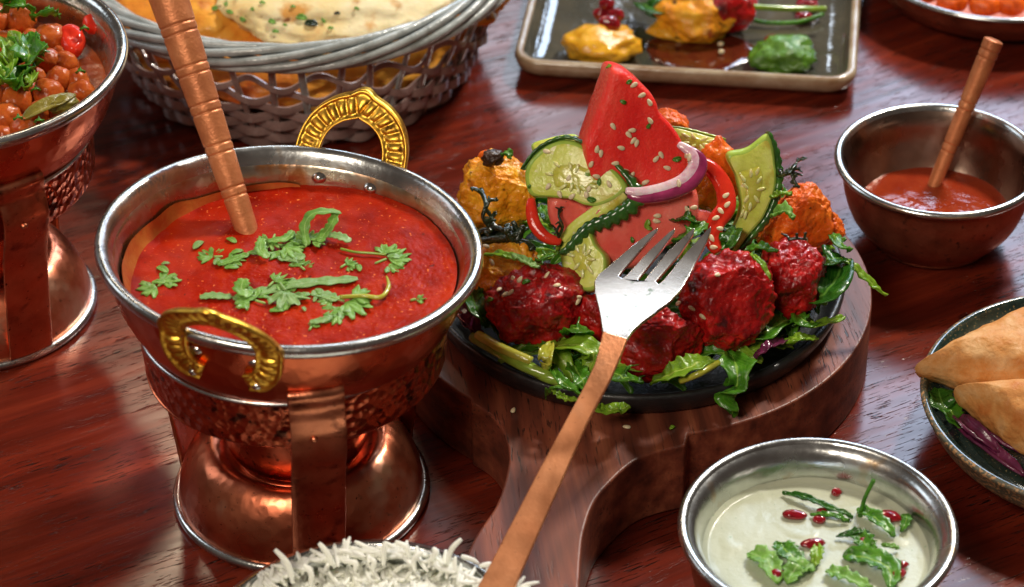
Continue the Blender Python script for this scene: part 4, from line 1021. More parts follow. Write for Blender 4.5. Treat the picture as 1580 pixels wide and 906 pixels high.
for x, y in [(1112, 68), (1113, 80), (1142, 38), (1200, 88), (1236, 88), (1100, 20), (1060, 8)]:
    dollop('sesame_seed', x, y, 5, 4, 'seed', 'pale sesame seed spilled on the square plate', 'sesame seed', x, z=.007 if y > 30 else .021, group='sesame seeds on the square plate', amp=0, sub=3)

# ================================================================== dish at the top right
T2 = Matrix.Translation((.2560, .262, 0))
tr = thing('copper_dish', (.2560, .262, 0), 'copper dish cut off at the top right corner', 'dish')
ob('body', lathe(smoothprof([(.0003, .004), (.045, .005), (.060, .012), (.0675, .021), (.0695, .0235), (.0708, .0225), (.0700, .020), (.066, .012), (.052, .003), (.0003, .001)], 5), 120, T2), 'copper_old', tr)
ob('rim', lathe([(.0700+.0015*math.cos(a*PI/5), .0230+.0015*math.sin(a*PI/5)) for a in range(11)], 120, T2), 'tin', tr)
for i, (x, y) in enumerate([(1430, -14), (1470, 2), (1520, 8), (1560, 6), (1500, -14), (1580, -6), (1450, -20)]):
    dollop('sauced_chunk', x, y, 26, 18, 'orange_chicken', ['leftmost blurred chunk in the top right dish', 'second blurred chunk from the left in the top right dish', 'blurred chunk in the middle of the top right dish', 'blurred chunk right of the middle in the top right dish', 'blurred chunk behind the middle one in the top right dish', 'rightmost blurred chunk in the top right dish', 'farthest back chunk at the left of the top right dish'][i], 'food', 80+i, z=.016, group='food chunks in the top right dish')

# ================================================================== plate with samosas
QC = (.2365, -.1125); QT = Matrix.Translation((QC[0], QC[1], 0))
qp = thing('stoneware_plate', (QC[0], QC[1], 0), 'dark green speckled stoneware plate with samosas at the right edge', 'plate')
ob('inside', lathe(smoothprof([(.0003, .009), (.045, .010), (.058, .014), (.0665, .021), (.0695, .0256), (.0708, .0262)], 6), 130, QT), 'stone_glaze', qp)
ob('outside', lathe(smoothprof([(.0708, .0262), (.0722, .0252), (.0712, .0225), (.065, .012), (.050, .003), (.04, .001), (.0003, .001)], 6), 130, QT), 'stone_speckle', qp)
def samosa(tip, a, b, ridge_h, seed, label, low, lo2):
    """pasty: puffed three-cornered envelope; corner px points with heights"""
    P = [at(*tip), at(*a), at(*b)]
    c = sum(P, Vector())/3; out = []
    for i in range(3):
        p, q = P[i], P[(i+1) % 3]
        for t in (0.04, .25, .5, .75, .96):
            m_ = p.lerp(q, t); bulge = .10*math.sin(PI*t); out.append(m_+(m_-c)*bulge)
    g = pillow(out, (0, -.15, 1), ridge_h, edge=.75, amp=.0016, freq=70, seed=seed, ns=8, rings=(1, .985, .96, .92, .86, .78, .68, .57, .45, .33, .2, .08))
    return tag(ob('samosa', g, 'pastry'), label, 'samosa', 'samosas on the stoneware plate')
samosa((1408, 570, .030), (1625, 470, .034), (1600, 605, .026), .026, 3, 'golden samosa at the back with its tip pointing left', 0, 0)
samosa((1466, 603, .028), (1640, 600, .034), (1625, 715, .022), .022, 9, 'golden samosa in front with its lower tip in salad', 0, 0)
G5 = 'salad under the samosas'
leaf3('lettuce_leaf', [(1448, 600, .020), (1455, 625, .022), (1475, 650, .016)], .0075, 'dark lettuce leaf between the plate wall and the front samosa', 'leaf', G5, 'spinach', lobes=serr(4, .4))
leaf3('lettuce_leaf', [(1456, 616, .018), (1470, 640, .020), (1480, 660, .015)], .006, 'smaller frilly lettuce leaf close to the front samosa tip', 'leaf', G5, 'rocket', lobes=serr(5, .4))
for i, pts in enumerate([[(1470, 640, .017), (1500, 665, .020), (1545, 700, .016)], [(1475, 655, .014), (1520, 690, .016), (1580, 735, .014)], [(1490, 650, .016), (1530, 670, .018), (1580, 700, .016)]]):
    leaf3('onion_strip', pts, .0035, ['dark red onion strip nearest the front samosa edge', 'long dark red onion strip nearest the plate wall', 'short onion strip tucked under the front samosa'][i], 'onion', G5, 'cabbage', cup=.8, solid=.0012)

# ================================================================== food on the iron pan
FOOD = []
def chunk(x, y, z, rx, ry, rz, rot, seed, material, label, group, sq=.15, amp=.17, fine=.052, cuts=4, sub=6):
    c = at(x, y, z); k_ = pxm(c)*1.07
    rz *= 1.10
    o = tag(ob('chicken_piece', blob(c, (rx*k_, ry*k_, rz*k_), rot, amp, 1.7, seed, sq, sub, fine, cuts=cuts), material), label, 'chicken', group); FOOD.append(o); return o
GC = 'tandoori chicken pieces on the pan'
chunk(828, 470, .061, 76, 62, 62, (.1, .25, .35), 21, 'red_chicken', 'deep red tandoori piece at the left front of the pan', GC)
chunk(915, 490, .056, 34, 40, 44, (.2, .1, .9), 22, 'red_chicken', 'small dark red tandoori piece half hidden behind the fork', GC)
chunk(1014, 527, .057, 72, 54, 50, (.1, -.15, -.25), 23, 'red_chicken', 'dark red tandoori piece at the front right of the fork', GC)
chunk(1122, 464, .067, 74, 62, 70, (.25, .1, .5), 24, 'red_chicken', 'largest dark red tandoori piece right of the fork tines', GC)
chunk(1215, 434, .061, 52, 52, 62, (.1, .3, -.4), 25, 'red_chicken', 'dark red tandoori piece farthest right on the pan', GC)
chunk(766, 300, .072, 56, 48, 62, (.1, .1, .2), 26, 'yellow_chicken', 'tall yellow tandoori piece at the back left with charred top', GC, cuts=6)
chunk(772, 428, .065, 62, 52, 44, (.1, -.2, .1), 27, 'yellow_chicken', 'flat yellow tandoori piece behind the left red one', GC)
chunk(1228, 345, .068, 58, 48, 58, (.1, .3, .5), 28, 'orange_chicken', 'orange tandoori piece at the right back below the cucumber', GC)
chunk(1278, 352, .064, 26, 24, 22, (.1, .3, .5), 29, 'orange_chicken', 'small orange knob of chicken beside the orange piece', GC)
chunk(1028, 205, .090, 34, 26, 42, (0, .2, .2), 30, 'orange_chicken', 'orange chicken edge peeking out behind the watermelon', GC, sub=5)
chunk(1118, 262, .088, 30, 24, 52, (0, -.4, .2), 31, 'orange_chicken', 'orange chicken sliver between onion ring and right cucumber', GC, sub=5)
chunk(1095, 300, .080, 24, 20, 30, (0, .2, .2), 33, 'yellow_chicken', 'pale yellow morsel inside the tomato ring', GC, sub=5)
dollop('char_piece', 760, 243, 17, 12, 'char', 'burnt black tip on top of the yellow chicken', 'char', 3, z=.0900, amp=.3)
dollop('char_piece', 748, 240, 9, 9, 'orange_chicken', 'little brown crisp bit beside the burnt tip', 'char', 4, z=.0905, amp=.3)
# filler: vegetables under everything
chunk(985, 400, .056, 150, 120, 40, (0, 0, 0), 40, 'spinach_mass', 'dark wilted greens heaped under the salad in the pan', None, sq=0, cuts=0) if False else None

# watermelon
Wn = Vector((.12, -.93, .36)).normalized()
WP = at(965, 395, .062)
w1 = px_slab('watermelon_wedge', [(937, 98), (958, 101), (985, 122), (1004, 146), (1012, 168), (1033, 190), (1048, 212), (1056, 240), (1052, 272), (1030, 300), (985, 318), (935, 305), (905, 275), (893, 225), (905, 190), (919, 150), (929, 118)],
        WP+Wn*.010, Wn, .024, 'watermelon', 'tall red watermelon wedge standing upright on the salad', 'watermelon', edge=.09, amp=.0009, freq=60, seed=3, ns=6)
w2 = px_slab('watermelon_wedge', [(905, 320), (950, 300), (1010, 290), (1060, 280), (1075, 300), (1072, 335), (1050, 362), (1015, 385), (975, 410), (940, 405), (918, 375)],
        WP+Wn*.017, Wn, .016, 'watermelon_pale', 'pale pink watermelon piece lying below the tall wedge', 'watermelon', edge=.2, amp=.0010, freq=75, seed=6, ns=6)
w3 = px_slab('watermelon_wedge', [(848, 305), (880, 305), (905, 312), (912, 330), (890, 350), (862, 360), (848, 340)],
        WP+Wn*.012, Wn, .010, 'watermelon_pale', 'small pink watermelon piece under the big cucumber slice', 'watermelon', edge=.3, amp=.0008, ns=5)
FOOD += [w1, w2, w3]

# ring slices
def ringslice(pts, P0, n, w, th, material, seg=12, wf=None):
    n = Vector(n).normalized(); Q = cr_spline([hit(x, y, P0, n) for x, y in pts], seg); T_ = frames(Q); V, F = [], []; m_ = len(Q)
    K = 10
    for i, p in enumerate(Q):
        s_ = T_[i].cross(n).normalized(); f = wf(i/(m_-1)) if wf else math.sin(PI*(i+.7)/(m_+.4))**.3
        for k in range(K):
            a = 2*PI*k/K; ca, sa = math.cos(a), math.sin(a)
            V.append(p+s_*w*f*math.copysign(abs(ca)**.6, ca)+n*th*f*math.copysign(abs(sa)**.6, sa))
    for i in range(m_-1):
        for k in range(K): F.append((i*K+k, i*K+(k+1) % K, (i+1)*K+(k+1) % K, (i+1)*K+k))
    F.append(tuple(range(K))[::-1]); F.append(tuple((m_-1)*K+k for k in range(K)))
    return V, F
def cucumber(flesh, rind, P0, n, th, label, scal=True, rth=.0018, seed=0, rmat='cucumber_rind', wide=False, tail=None):
    n = Vector(n).normalized()
    O = [hit(x, y, P0, n) for x, y in flesh]
    c = sum(O, Vector())/len(O); zmin = min(p.z for p in O)
    t = thing('cucumber_slice', (c.x, c.y, zmin), label, 'cucumber', 'cucumber slices on the pan')
    fg = pillow(O, n, th, edge=.08, amp=.0005, freq=90, seed=seed, ns=6, dome=.0006)
    if tail: fg = merge(fg, ringslice(tail, P0, n, .0034, th*.45, 'x', wf=lambda u: .4+.6*(1-u)**.5))
    kk_ = len(O)*6; mi = [1 if (q//kk_) < 3 and q < 9*kk_ else 0 for q in range(len(fg[1]))]
    f = ob('flesh', (fg[0], fg[1], [(0, 0)]*len(fg[0]), mi), ['cucumber', 'cucumber_edge'], t); FOOD.append(f)
    if rind:
        cc = sum(O, Vector())/len(O); co = ob('core', pillow([cc+(p-cc)*(.60+.05*math.sin(i*2.1)) for i, p in enumerate(O)], n, th+.0012, edge=.5, amp=.0003, freq=200, seed=seed+9, ns=5, dome=.0006), 'cucumber_core', t)
        ra = random.Random(seed); nsd = 11
        for q in range(nsd):
            a_ = q/nsd; src = O[int(a_*len(O)) % len(O)]; pos = cc+(src-cc)*ra.uniform(.30, .50)+n*(th/2+.0011)
            d_ = (src-cc).normalized(); s_ = n.cross(d_)
            V0, F0 = ico(2); ob('seed', ([pos+d_*v.x*.0019+s_*v.y*.00075+n*v.z*.0004 for v in V0], F0), 'cucumber_seed', co)
    if rind:
        R = cr_spline([hit(x, y, P0, n) for x, y in rind], 14); T_ = frames(R); V, F = [], []; L = 0; m_ = len(R)
        for i, p in enumerate(R):
            if i: L += (p-R[i-1]).length
            side_ = T_[i].cross(n).normalized()
            if side_.dot(p-c) < 0: side_ = -side_
            rp = rth*(.55+.35*abs(math.sin(L*PI/.0036)))*(math.sin(PI*(i+.6)/(m_+.2))**.35)
            if wide: rp *= .30+.70*min(1, max(0, (i/m_-.42)/.14))*(1-.4*max(0, i/m_-.8)/.2)
            for (u, v) in ((-.4, .52), (.15, .54), (.75, .40), (1.0, .12), (1.0, -.12), (.75, -.4), (.15, -.54), (-.4, -.52)):
                V.append(p+side_*(u*rp)+n*(v*th*1.02))
        for i in range(m_-1):
            for k_ in range(8): F.append((i*8+k_, i*8+(k_+1) % 8, (i+1)*8+(k_+1) % 8, (i+1)*8+k_))
        F.append(tuple(range(8))); F.append(tuple((m_-1)*8+q for q in range(8))[::-1])
        ob('rind', (V, F), rmat, t)
    return t
CP0 = at(905, 395, .068)
Cn = Vector((-.25, -.75, .60)).normalized()
cucumber([(812, 262), (835, 232), (872, 216), (905, 226), (940, 252), (970, 288), (958, 304), (930, 318), (905, 318), (880, 308), (850, 306), (818, 302)],
         [(806, 262), (832, 230), (872, 213), (907, 224), (944, 248), (978, 288), (974, 313), (942, 335), (908, 350), (880, 380), (866, 392)], CP0+Cn*.018, Cn, .0065, 'large thick cucumber slice with scalloped dark rind left of the watermelon', rth=.0056, seed=2, wide=True, tail=[(962, 296), (940, 316), (912, 334), (886, 352), (868, 372)])
Cn2 = Vector((.15, -.85, .50)).normalized()
cucumber([(1184, 206), (1194, 240), (1196, 285), (1180, 330), (1150, 368), (1132, 390), (1127, 365), (1140, 320), (1135, 275), (1120, 238), (1155, 226)],
         [(1184, 203), (1197, 240), (1199, 285), (1184, 330), (1155, 368), (1132, 394)], at(1140, 392, .070), Cn2, .0050, 'pointed cucumber piece standing upright at the right', rth=.0030, seed=4)
cucumber([(1030, 198), (1060, 203), (1095, 212), (1118, 218), (1116, 236), (1090, 245), (1055, 240), (1035, 225)],
         [(1028, 196), (1060, 201), (1095, 210), (1119, 216)], at(1070, 300, .078), (.1, -.7, .7), .0045, 'pale cucumber slice showing behind the onion ring', rth=.0010, seed=5, rmat='cucumber_skin')
cucumber([(866, 388), (884, 362), (912, 354), (924, 378), (940, 402), (932, 440), (905, 452), (880, 432)],
         [(862, 388), (880, 360), (913, 351)], at(905, 450, .066), (-.35, -.72, .6), .008, 'plain yellow green cucumber chunk beside the fork head', rth=.0016, seed=6, rmat='cucumber_skin')
cucumber([(820, 225), (850, 214), (885, 208), (893, 220), (870, 235), (835, 245)], None, at(860, 330, .074), (-.2, -.6, .8), .004, 'cucumber slice mostly hidden behind the large one', seed=7)

On = Vector((0.05, -.72, .69)).normalized(); OP = hit(1040, 290, WP+Wn*.0285, Wn)
on = thing('onion_ring', (OP.x, OP.y, .09), 'curved red onion ring hanging on the watermelon', 'onion')
o1 = ob('flesh', ringslice([(1046, 222), (1066, 236), (1071, 256), (1054, 278), (1025, 291), (990, 297), (965, 294)], OP, On, .0027, .0020, 'x'), 'onion_flesh', on)
o2 = ob('skin', ringslice([(1060, 228), (1080, 245), (1080, 264), (1063, 286), (1030, 300), (992, 306), (968, 301)], OP-On*.0012, On, .0027, .0034, 'x'), 'onion_skin', on)
FOOD += [o1]
Tn = Vector((.1, -.6, .8)).normalized()
tr1 = tag(ob('tomato_ring', ringslice([(1068, 245), (1098, 262), (1117, 290), (1120, 320), (1104, 345), (1100, 372), (1108, 390)], at(1110, 340, .088), Tn, .0040, .0026, 'x'), 'tomato'), 'bright red tomato ring curving beside the right cucumber', 'tomato')
tr2 = tag(ob('tomato_ring', ringslice([(1045, 348), (1065, 335), (1090, 335), (1108, 345)], at(1080, 350, .084), Tn, .0026, .002, 'x'), 'watermelon_pale'), 'pale pink tomato strip behind the fork tines', 'tomato')
pep = tag(ob('pepper_strip', ringslice([(820, 306), (820, 325), (826, 348), (842, 366), (866, 374)], at(840, 390, .080), (-.1, -.7, .7), .0026, .0024, 'x'), 'tomato'), 'curled red pepper strip in front of the yellow chicken', 'pepper')
FOOD += [tr1, tr2]
# ------------------------------------------------------------------ leaves on the pan
GL = 'salad leaves on the pan'
rl = random.Random(9)
for i in range(150):
    a = rl.random()*2*PI; r = .078*math.sqrt(rl.uniform(.35, 1)) if i < 74 else .066*math.sqrt(rl.random())
    c = PC+Vector((r*math.cos(a), r*math.sin(a), 0)); d = rl.random()*2*PI; L = rl.uniform(.009, .017)
    z = BT+.006+(.012*(1-r/.085)+.010)*rl.random()+.004
    if r > .066: z = BT+.012+rl.random()*.006
    if i > 95: z = BT+.006+rl.random()*.010+.026*max(0, 1-r/.07)
    u = Vector((math.cos(d), math.sin(d), 0))*L
    if r > .06:  # keep rim leaves along the wall
        tdir = Vector((-math.sin(a), math.cos(a), 0)); u = (u*.35+tdir*L).normalized()*L; u.z = 0
    P = [c-u+Vector((0, 0, z-.003)), c+Vector((rl.uniform(-1, 1)*.003, rl.uniform(-1, 1)*.003, z+.003)), c+u+Vector((0, 0, z-.002))]
    ma = rl.choice(['rocket', 'rocket', 'spinach', 'spinach', 'rocket_light', 'rocket'])
    lb = rl.choice([3, 4, 5])
    tag(ob('salad_leaf', ribbon(P, rl.uniform(.003, .0065), (rl.uniform(-.4, .4), rl.uniform(-.6, .2), 1), 8, 6, None, rl.uniform(.1, .8), rough=.0022, seed=i*1.3, lobes=serr(lb, rl.uniform(.2, .5)), twist=rl.uniform(-1, 1)), ma, solid=.0004),
        'green salad leaf tucked in among the meat on the pan', 'leaf', GL)
for i in range(40):
    a = math.radians(rl.uniform(-150, 35)); r = rl.uniform(.066, .079)
    c = PC+Vector((r*math.cos(a), r*math.sin(a), BT+rl.uniform(.013, .021)))
    out_ = Vector((math.cos(a), math.sin(a), 0)); tdir = Vector((-out_.y, out_.x, 0))*rl.choice([-1, 1])
    u = (tdir+out_*rl.uniform(-.1, .75)).normalized()*rl.uniform(.010, .018)
    P = [c-u-Vector((0, 0, .004)), c-u*.3+Vector((0, 0, .001)), c+u*.4+Vector((0, 0, .001)), c+u-Vector((0, 0, rl.uniform(.001, .006)))]
    tag(ob('salad_leaf', ribbon(P, rl.uniform(.0028, .0055), (rl.uniform(-.3, .3), rl.uniform(-.5, .1), 1), 8, 6, lambda t: (.22+.78*math.sin(PI*t**1.3)**.7), rl.uniform(.1, .6), rough=.0016, seed=i*2.3, lobes=serr(rl.choice([3, 4]), rl.uniform(.25, .55)), twist=rl.uniform(-.7, .7)), rl.choice(['rocket', 'rocket', 'rocket_light']), solid=.0003),
        'bright rocket leaf along the front rim of the pan', 'leaf', GL)
rock = lambda t, x: 1-(.62*abs(math.sin(2.6*PI*(t+.12)))**.8 if t < .62 else .12*abs(math.sin(9*t)))
L_ = [
 ([(1128, 545, .050), (1136, 565, .0545), (1138, 590, .051), (1134, 614, .043), (1130, 640, .035)], .0095, 'rocket', 'lobed rocket leaf hanging over the front rim of the pan', rock),
 ([(1100, 556, .056), (1070, 564, .060), (1035, 578, .057), (1005, 592, .050)], .0062, 'rocket_light', 'ribbed green leaf with pale stalk below the front red piece', serr(6, .2)),
 ([(1258, 470, .056), (1272, 455, .062), (1290, 430, .064), (1304, 398, .062)], .0075, 'spinach', 'folded glossy spinach leaf at the right side of the pan', None),
 ([(1254, 410, .062), (1275, 402, .068), (1300, 398, .066)], .0070, 'spinach', 'upper spinach leaf behind the folded one at right', None),
 ([(1296, 398, .066), (1320, 415, .062), (1345, 438, .056), (1366, 456, .050)], .0022, 'rocket_light', 'narrow green blade pointing right beyond the board', None),
 ([(1282, 362, .066), (1296, 375, .070), (1310, 388, .065)], .0032, 'rocket', 'small green leaf right of the orange chicken', None),
 ([(1225, 500, .050), (1255, 503, .054), (1282, 495, .052), (1304, 490, .049)], .0022, 'rocket_light', 'bright narrow leaf lying over the right rim of the pan', None),
 ([(1228, 485, .052), (1240, 496, .056), (1262, 500, .051)], .0040, 'rocket', 'small green leaf under the rightmost red piece', None),
 ([(1210, 530, .050), (1235, 522, .053), (1262, 523, .049)], .0024, 'rocket_light', 'pale narrow leaf at the front right of the pan', None),
 ([(1145, 530, .048), (1180, 515, .055), (1215, 495, .052), (1222, 520, .048)], .0065, 'rocket', 'broad dark leaf under the largest red piece', serr(3, .3)),
 ([(845, 542, .052), (880, 532, .060), (915, 545, .058), (905, 580, .050)], .0055, 'rocket_light', 'yellow green curled leaf left of the fork handle', None),
 ([(842, 575, .052), (842, 550, .060), (850, 530, .058)], .0028, 'stem_yellow_leaf', 'short upright yellow green stalk near the left red piece', None),
 ([(870, 515, .056), (890, 508, .064), (912, 516, .058)], .0055, 'rocket', 'crinkled green leaf below the small red piece', serr(4, .3)),
 ([(850, 560, .050), (862, 585, .056), (890, 605, .052), (905, 612, .048)], .0022, 'rocket', 'thin curled green leaf over the front rim left of fork', None),
 ([(842, 612, .040), (850, 600, .050), (875, 598, .052), (895, 604, .049)], .0010, 'rocket', 'thin green tendril drooping over the pan rim', None),
 ([(852, 603, .050), (870, 614, .049), (892, 618, .049)], .0016, 'rocket_light', 'light green leaf tip lying on the front pan rim', None),
 ([(905, 625, .050), (930, 634, .046), (955, 632, .044), (971, 628, .043)], .0034, 'rocket_light', 'yellow green leaf tip sticking out right of the fork handle', None),
 ([(940, 570, .050), (960, 582, .058), (990, 590, .052)], .0060, 'rocket', 'dark leaf right beside the fork handle at the front', serr(4, .3)),
 ([(880, 560, .049), (895, 580, .054), (905, 605, .050)], .0050, 'rocket', 'leaf just left of the fork handle above the rim', serr(3, .3)),
 ([(722, 430, .060), (733, 470, .064), (752, 505, .056)], .0050, 'spinach', 'dark crinkled leaf below the flat yellow chicken', serr(5, .25)),
 ([(700, 450, .055), (715, 480, .058), (740, 515, .052)], .0042, 'cabbage', 'purple cabbage strip at the left edge of the pan', None),
 ([(708, 475, .052), (725, 500, .054), (745, 520, .050)], .0030, 'cabbage', 'second purple cabbage strip nearer the left rim', None),
 ([(1165, 552, .050), (1185, 535, .055), (1215, 525, .050)], .0024, 'cabbage', 'purple cabbage shred by the front right rim', None),
 ([(1040, 345, .086), (1058, 335, .092), (1075, 345, .088)], .0048, 'spinach', 'dark basil leaf behind the fork tines', None),
 ([(1038, 372, .084), (1065, 362, .090), (1090, 346, .088)], .0046, 'rocket', 'green leaf seen between the fork tines', serr(4, .3)),
 ([(1050, 400, .078), (1066, 385, .082), (1085, 372, .080)], .0042, 'rocket_light', 'light green leaf behind the fork slots', serr(4, .2)),
 ([(742, 395, .074), (775, 392, .080), (800, 400, .080), (838, 410, .078)], .0016, 'rocket_light', 'long green onion strip across the flat yellow chicken', None),
 ([(790, 392, .080), (812, 404, .084), (833, 413, .082)], .0018, 'coriander_pale', 'pale green onion piece on the yellow chicken', None),
 ([(830, 405, .080), (842, 395, .085), (858, 390, .082)], .0030, 'rocket', 'green leaf above the left red piece', None),
 ([(1158, 392, .092), (1172, 404, .094), (1190, 430, .090)], .0011, 'rocket_light', 'thin chive lying over the two right red pieces', None),
 ([(1150, 388, .080), (1175, 382, .086), (1200, 388, .084)], .0026, 'rocket', 'leaf behind the two right red pieces', None),
 ([(1120, 395, .076), (1125, 370, .084), (1140, 350, .080)], .0040, 'spinach', 'dark leaf at the foot of the pointed cucumber', None),
 ([(1190, 335, .094), (1208, 325, .098), (1225, 338, .095)], .0044, 'coriander', 'coriander leaf on the orange chicken', serr(4, .4)),
 ([(1190, 305, .092), (1200, 300, .094), (1222, 300, .092)], .0016, 'rocket_light', 'small green bit on the top of the orange chicken', None),
 ([(776, 240, .094), (783, 236, .096), (788, 244, .094)], .0022, 'rocket', 'small green fleck beside the charred tip', None),
 ([(835, 320, .080), (845, 335, .084), (850, 350, .080)], .0030, 'rocket', 'green leaf between pepper strip and cucumber', None),
]
MATS['stem_yellow_leaf'] = MATS['stem_yellow']
for pts, w, ma, lb, lo in L_:
    cat = 'cabbage' if ma == 'cabbage' else 'leaf'
    leaf3('purple_cabbage' if ma == 'cabbage' else 'salad_leaf', pts, w, lb, cat, GL, ma, cup=.35, rough=.0012 if lo is rock else .0018, lobes=lo,
          wf=(lambda t: (.30+.70*math.sin(PI*min(1, t*1.0))**.5)*(1-.55*max(0, t-.75)/.25)) if lo is rock else None, solid=.0005, n=12)
# stems
for pts, R_, ma, lb in [([(730, 520, .052), (765, 541, .054), (810, 566, .053), (852, 582, .051)], .0022, 'stem_green', 'thick green stalk along the left front rim of the pan'),
                    ([(738, 517, .055), (775, 538, .057), (820, 558, .055)], .0020, 'stem_yellow', 'second stalk lying on the left front stalk'),
                    ([(800, 555, .049), (840, 580, .051), (870, 588, .050)], .0024, 'stem_green', 'stalk end near the fork handle at the front rim'),
                    ([(1050, 588, .055), (1080, 576, .060), (1108, 560, .058)], .0013, 'stem_yellow', 'pale leaf stalk below the front red piece')]:
    tag(ob('green_stalk', tube([at(*p) for p in pts], R_, 12), ma), lb, 'stalk', GL)
# charred herb
GD = 'charred herb sprigs on the pan'
def sprig(pts, R_, label, side=3, sl=.004, seed=1):
    rr = random.Random(seed); P = cr_spline([at(*p) for p in pts], 6); gs = [tube(P, lambda t: R_*(1.1-.6*t), 6, raw=True)]
    for i in range(2, len(P)-1, max(1, len(P)//side)):
        d = (RT*rr.uniform(-1, 1)+UP*rr.uniform(-.6, 1)+FW*rr.uniform(-.5, .5)).normalized()*sl*rr.uniform(.6, 1.3)
        e = P[i]+d; gs.append(tube([P[i], P[i]+d*.55+UP*.0004, e], [R_*.9, R_*.8, R_*.5], 5, 4))
        for k in range(2): gs.append(tube([e-d*.3*k, e-d*.3*k+Vector((rr.uniform(-1, 1), rr.uniform(-1, 1), rr.uniform(-.3, 1)))*sl*.4], [R_*.7, R_*.3], 5, 3))
    return tag(ob('charred_sprig', merge(*gs), 'charred_green'), label, 'herb', GD)
sprig([(742, 293, .094), (750, 315, .094), (745, 335, .090), (755, 352, .086)], .0011, 'black charred herb twig on the tall yellow chicken', 6, .005, 3)
sprig([(738, 360, .076), (765, 352, .080), (790, 362, .080), (815, 352, .078)], .0016, 'thick black charred herb below the yellow chicken', 7, .005, 4)
sprig([(745, 372, .074), (775, 368, .078), (805, 375, .078)], .0024, 'second black charred herb in front of the first', 7, .005, 6)
sprig([(860, 370, .084), (868, 350, .090), (862, 332, .092), (870, 322, .092)], .0007, 'thin dark twig below the big cucumber slice', 6, .0045, 8)
sprig([(1198, 272, .096), (1212, 270, .100), (1225, 262, .104), (1231, 244, .106)], .0008, 'dark twig silhouetted right of the pointed cucumber', 8, .0045, 10)
sprig([(1222, 268, .102), (1226, 280, .100), (1234, 290, .098)], .0008, 'dark twig branch hanging beside the orange chicken', 4, .003, 12)
sprig([(1216, 370, .085), (1230, 368, .086), (1245, 370, .085)], .0007, 'dark crumb of herb above the right red piece', 3, .003, 14)

# ------------------------------------------------------------------ sesame seeds and flecks, dropped on what is under them
castf = Caster(FOOD+[bd]); 
sm = {}
def seedgeo():
    V0, F = ico(3); V = []
    for v in V0:
        t = (v.x+1)/2; V.append(Vector((v.x*.00165, v.y*.00100*(1.15-.45*t), v.z*.0006)))
    return V, F
g0 = seedgeo(); sme = bpy.data.meshes.new('sesame_seed'); sme.from_pydata(g0[0], [], g0[1]); sme.materials.append(MATS['seed']); sme.polygons.foreach_set('use_smooth', [True]*len(sme.polygons))
def sesame(x, y, label, group):
    p, n_ = castf(x, y)
    if p is None: return
    o = bpy.data.objects.new('sesame_seed', sme); COL.objects.link(o); o.location = p+n_*.0004
    o.rotation_euler = (n_.to_track_quat('Z', 'X').to_matrix().to_4x4() @ Matrix.Rotation(rnd.random()*6.28, 4, 'Z')).to_euler()
    tag(o, label, 'sesame seed', group)
gs_ = [('sesame seed stuck on the face of the tall watermelon wedge', 'sesame seeds on the tall watermelon', [(978, 131), (990, 147), (1002, 158), (1003, 186), (946, 195), (975, 201), (970, 208), (977, 217), (982, 221), (921, 230), (927, 237), (1020, 239), (1012, 245), (1029, 259), (966, 264), (975, 270), (996, 281), (949, 252), (999, 130), (958, 228)]),
       ('sesame seed on the large cucumber slice', 'sesame seeds on the large cucumber slice', [(844, 234), (913, 253), (920, 272), (909, 291), (883, 303), (864, 300), (846, 288), (940, 284), (905, 300), (878, 275)]),
       ('sesame seed on the pale watermelon or tomato ring', 'sesame seeds on the lower watermelon and tomato ring', [(1014, 333), (1013, 341), (1027, 306), (1120, 302), (1112, 326), (1104, 337), (1110, 353), (1101, 382), (1060, 323), (1070, 320), (1098, 368), (1122, 316), (1095, 322)]),
       ('sesame seed on the yellow chicken at the left', 'sesame seeds on the left chicken pieces', [(792, 430), (802, 432), (770, 448), (758, 405), (750, 381), (778, 394)]),
       ('sesame seed on the left red tandoori piece', 'sesame seeds on the left red piece', [(845, 425), (859, 441), (780, 455), (789, 452), (893, 458), (891, 465)]),
       ('sesame seed on the dark red pieces right of the fork', 'sesame seeds on the right red pieces', [(1048, 468), (1044, 474), (1068, 475), (1085, 488), (1243, 369), (1106, 425)]),
       ('sesame seed on the onion ring', 'sesame seeds on the onion ring', [(1064, 243), (1047, 283), (1060, 240)]),
       ('fallen sesame seed lying on the wooden board', 'sesame seeds on the board', [(792, 634), (967, 660)])]
for lb, gr, pts in gs_:
    for x, y in pts: sesame(x, y, lb, gr)
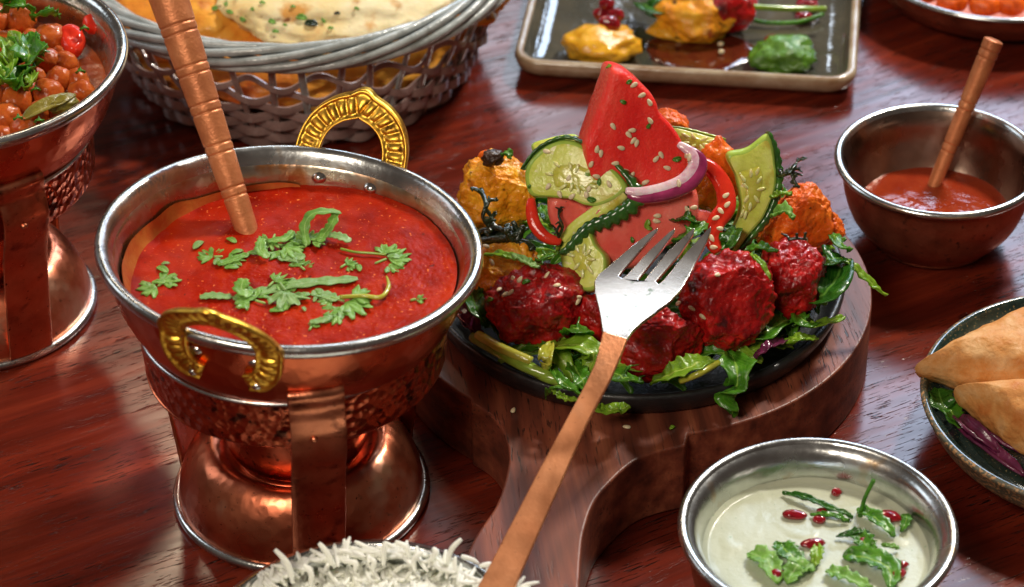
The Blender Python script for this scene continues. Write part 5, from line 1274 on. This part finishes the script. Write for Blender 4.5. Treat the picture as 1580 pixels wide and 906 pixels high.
for i, (x, y, l) in enumerate([(941, 105, 12), (970, 126, 10), (961, 157, 10), (1000, 194, 9), (907, 270, 8), (925, 281, 10), (913, 308, 14), (1044, 245, 14), (998, 345, 14), (743, 448, 12), (758, 463, 12), (812, 437, 14), (1037, 662, 10), (818, 288, 6), (1214, 302, 14), (1188, 320, 10), (1001, 352, 10), (975, 370, 9)]):
    p, n_ = castf(x, y)
    if p is None: continue
    a = rl.random()*3; d = (RT*math.cos(a)+UP*math.sin(a)); d = (d-n_*d.dot(n_)).normalized()*l*pxm(p)*.5
    tag(ob('herb_fleck', ribbon([p-d+n_*.0005, p+n_*.001, p+d+n_*.0005], l*pxm(p)*.3, n_, 5, 4, None, .3, rough=.0005, seed=i), 'rocket' if i % 4 else 'rocket_light', solid=.0004), 'chopped green herb fleck on the pan food or board', 'herb', 'herb flecks on the pan food')

# ================================================================== fork
def fh(y):
    T = [(1000, .047), (900, .055), (700, .0745), (600, .0862), (530, .0930), (500, .0945), (450, .0958), (400, .0990), (350, .1060)]
    if y >= 1000: return T[0][1]
    if y <= 350: return T[-1][1]
    for i in range(len(T)-1):
        (a, ha), (b, hb) = T[i], T[i+1]
        if b <= y <= a:
            q = cr_spline([Vector((T[max(0, i-1)][0], T[max(0, i-1)][1], 0)), Vector((a, ha, 0)), Vector((b, hb, 0)), Vector((T[min(len(T)-1, i+2)][0], T[min(len(T)-1, i+2)][1], 0))], 10)[10:21]
            for u, v in zip(q, q[1:]):
                if v.x <= y <= u.x: return u.y+(v.y-u.y)*(u.x-y)/max(1e-6, u.x-v.x)
            return ha+(hb-ha)*(a-y)/(a-b)
fk = thing('fork', at(860, 700, fh(700)), 'steel fork with flat copper handle resting across the meat', 'fork')
hd = [(930, 512), (925, 480), (918, 452), (917, 434), (923, 423), (936, 413), (975, 379), (1004, 357), (1016, 350), (1013, 358), (992, 381), (960, 418), (955, 426), (960, 429), (967, 424), (1003, 385), (1032, 358), (1042, 351), (1040, 359), (1020, 386), (989, 425), (985, 431), (989, 435), (996, 430), (1030, 388), (1060, 360), (1072, 350), (1070, 360), (1050, 390), (1018, 427), (1012, 434), (1016, 438), (1023, 433), (1058, 390), (1084, 362), (1097, 348), (1097, 354), (1090, 374), (1074, 404), (1064, 425), (1052, 445), (1032, 466), (1008, 484), (990, 497), (976, 510), (968, 522)]
sharpen(ob('head', prism_px(hd, fh, .0016), 'steel', fk, bevel=.0004))
hl = [(930, 510), (940, 514), (968, 522), (961, 540), (943, 582), (906, 652), (850, 778), (796, 900), (755, 985), (722, 975), (707, 960), (757, 868), (830, 727), (903, 592), (918, 560), (924, 538)]
sharpen(ob('handle', prism_px(hl, lambda y: fh(y)+.0006, .0020, 14), 'copper_brushed', fk, bevel=.0008))
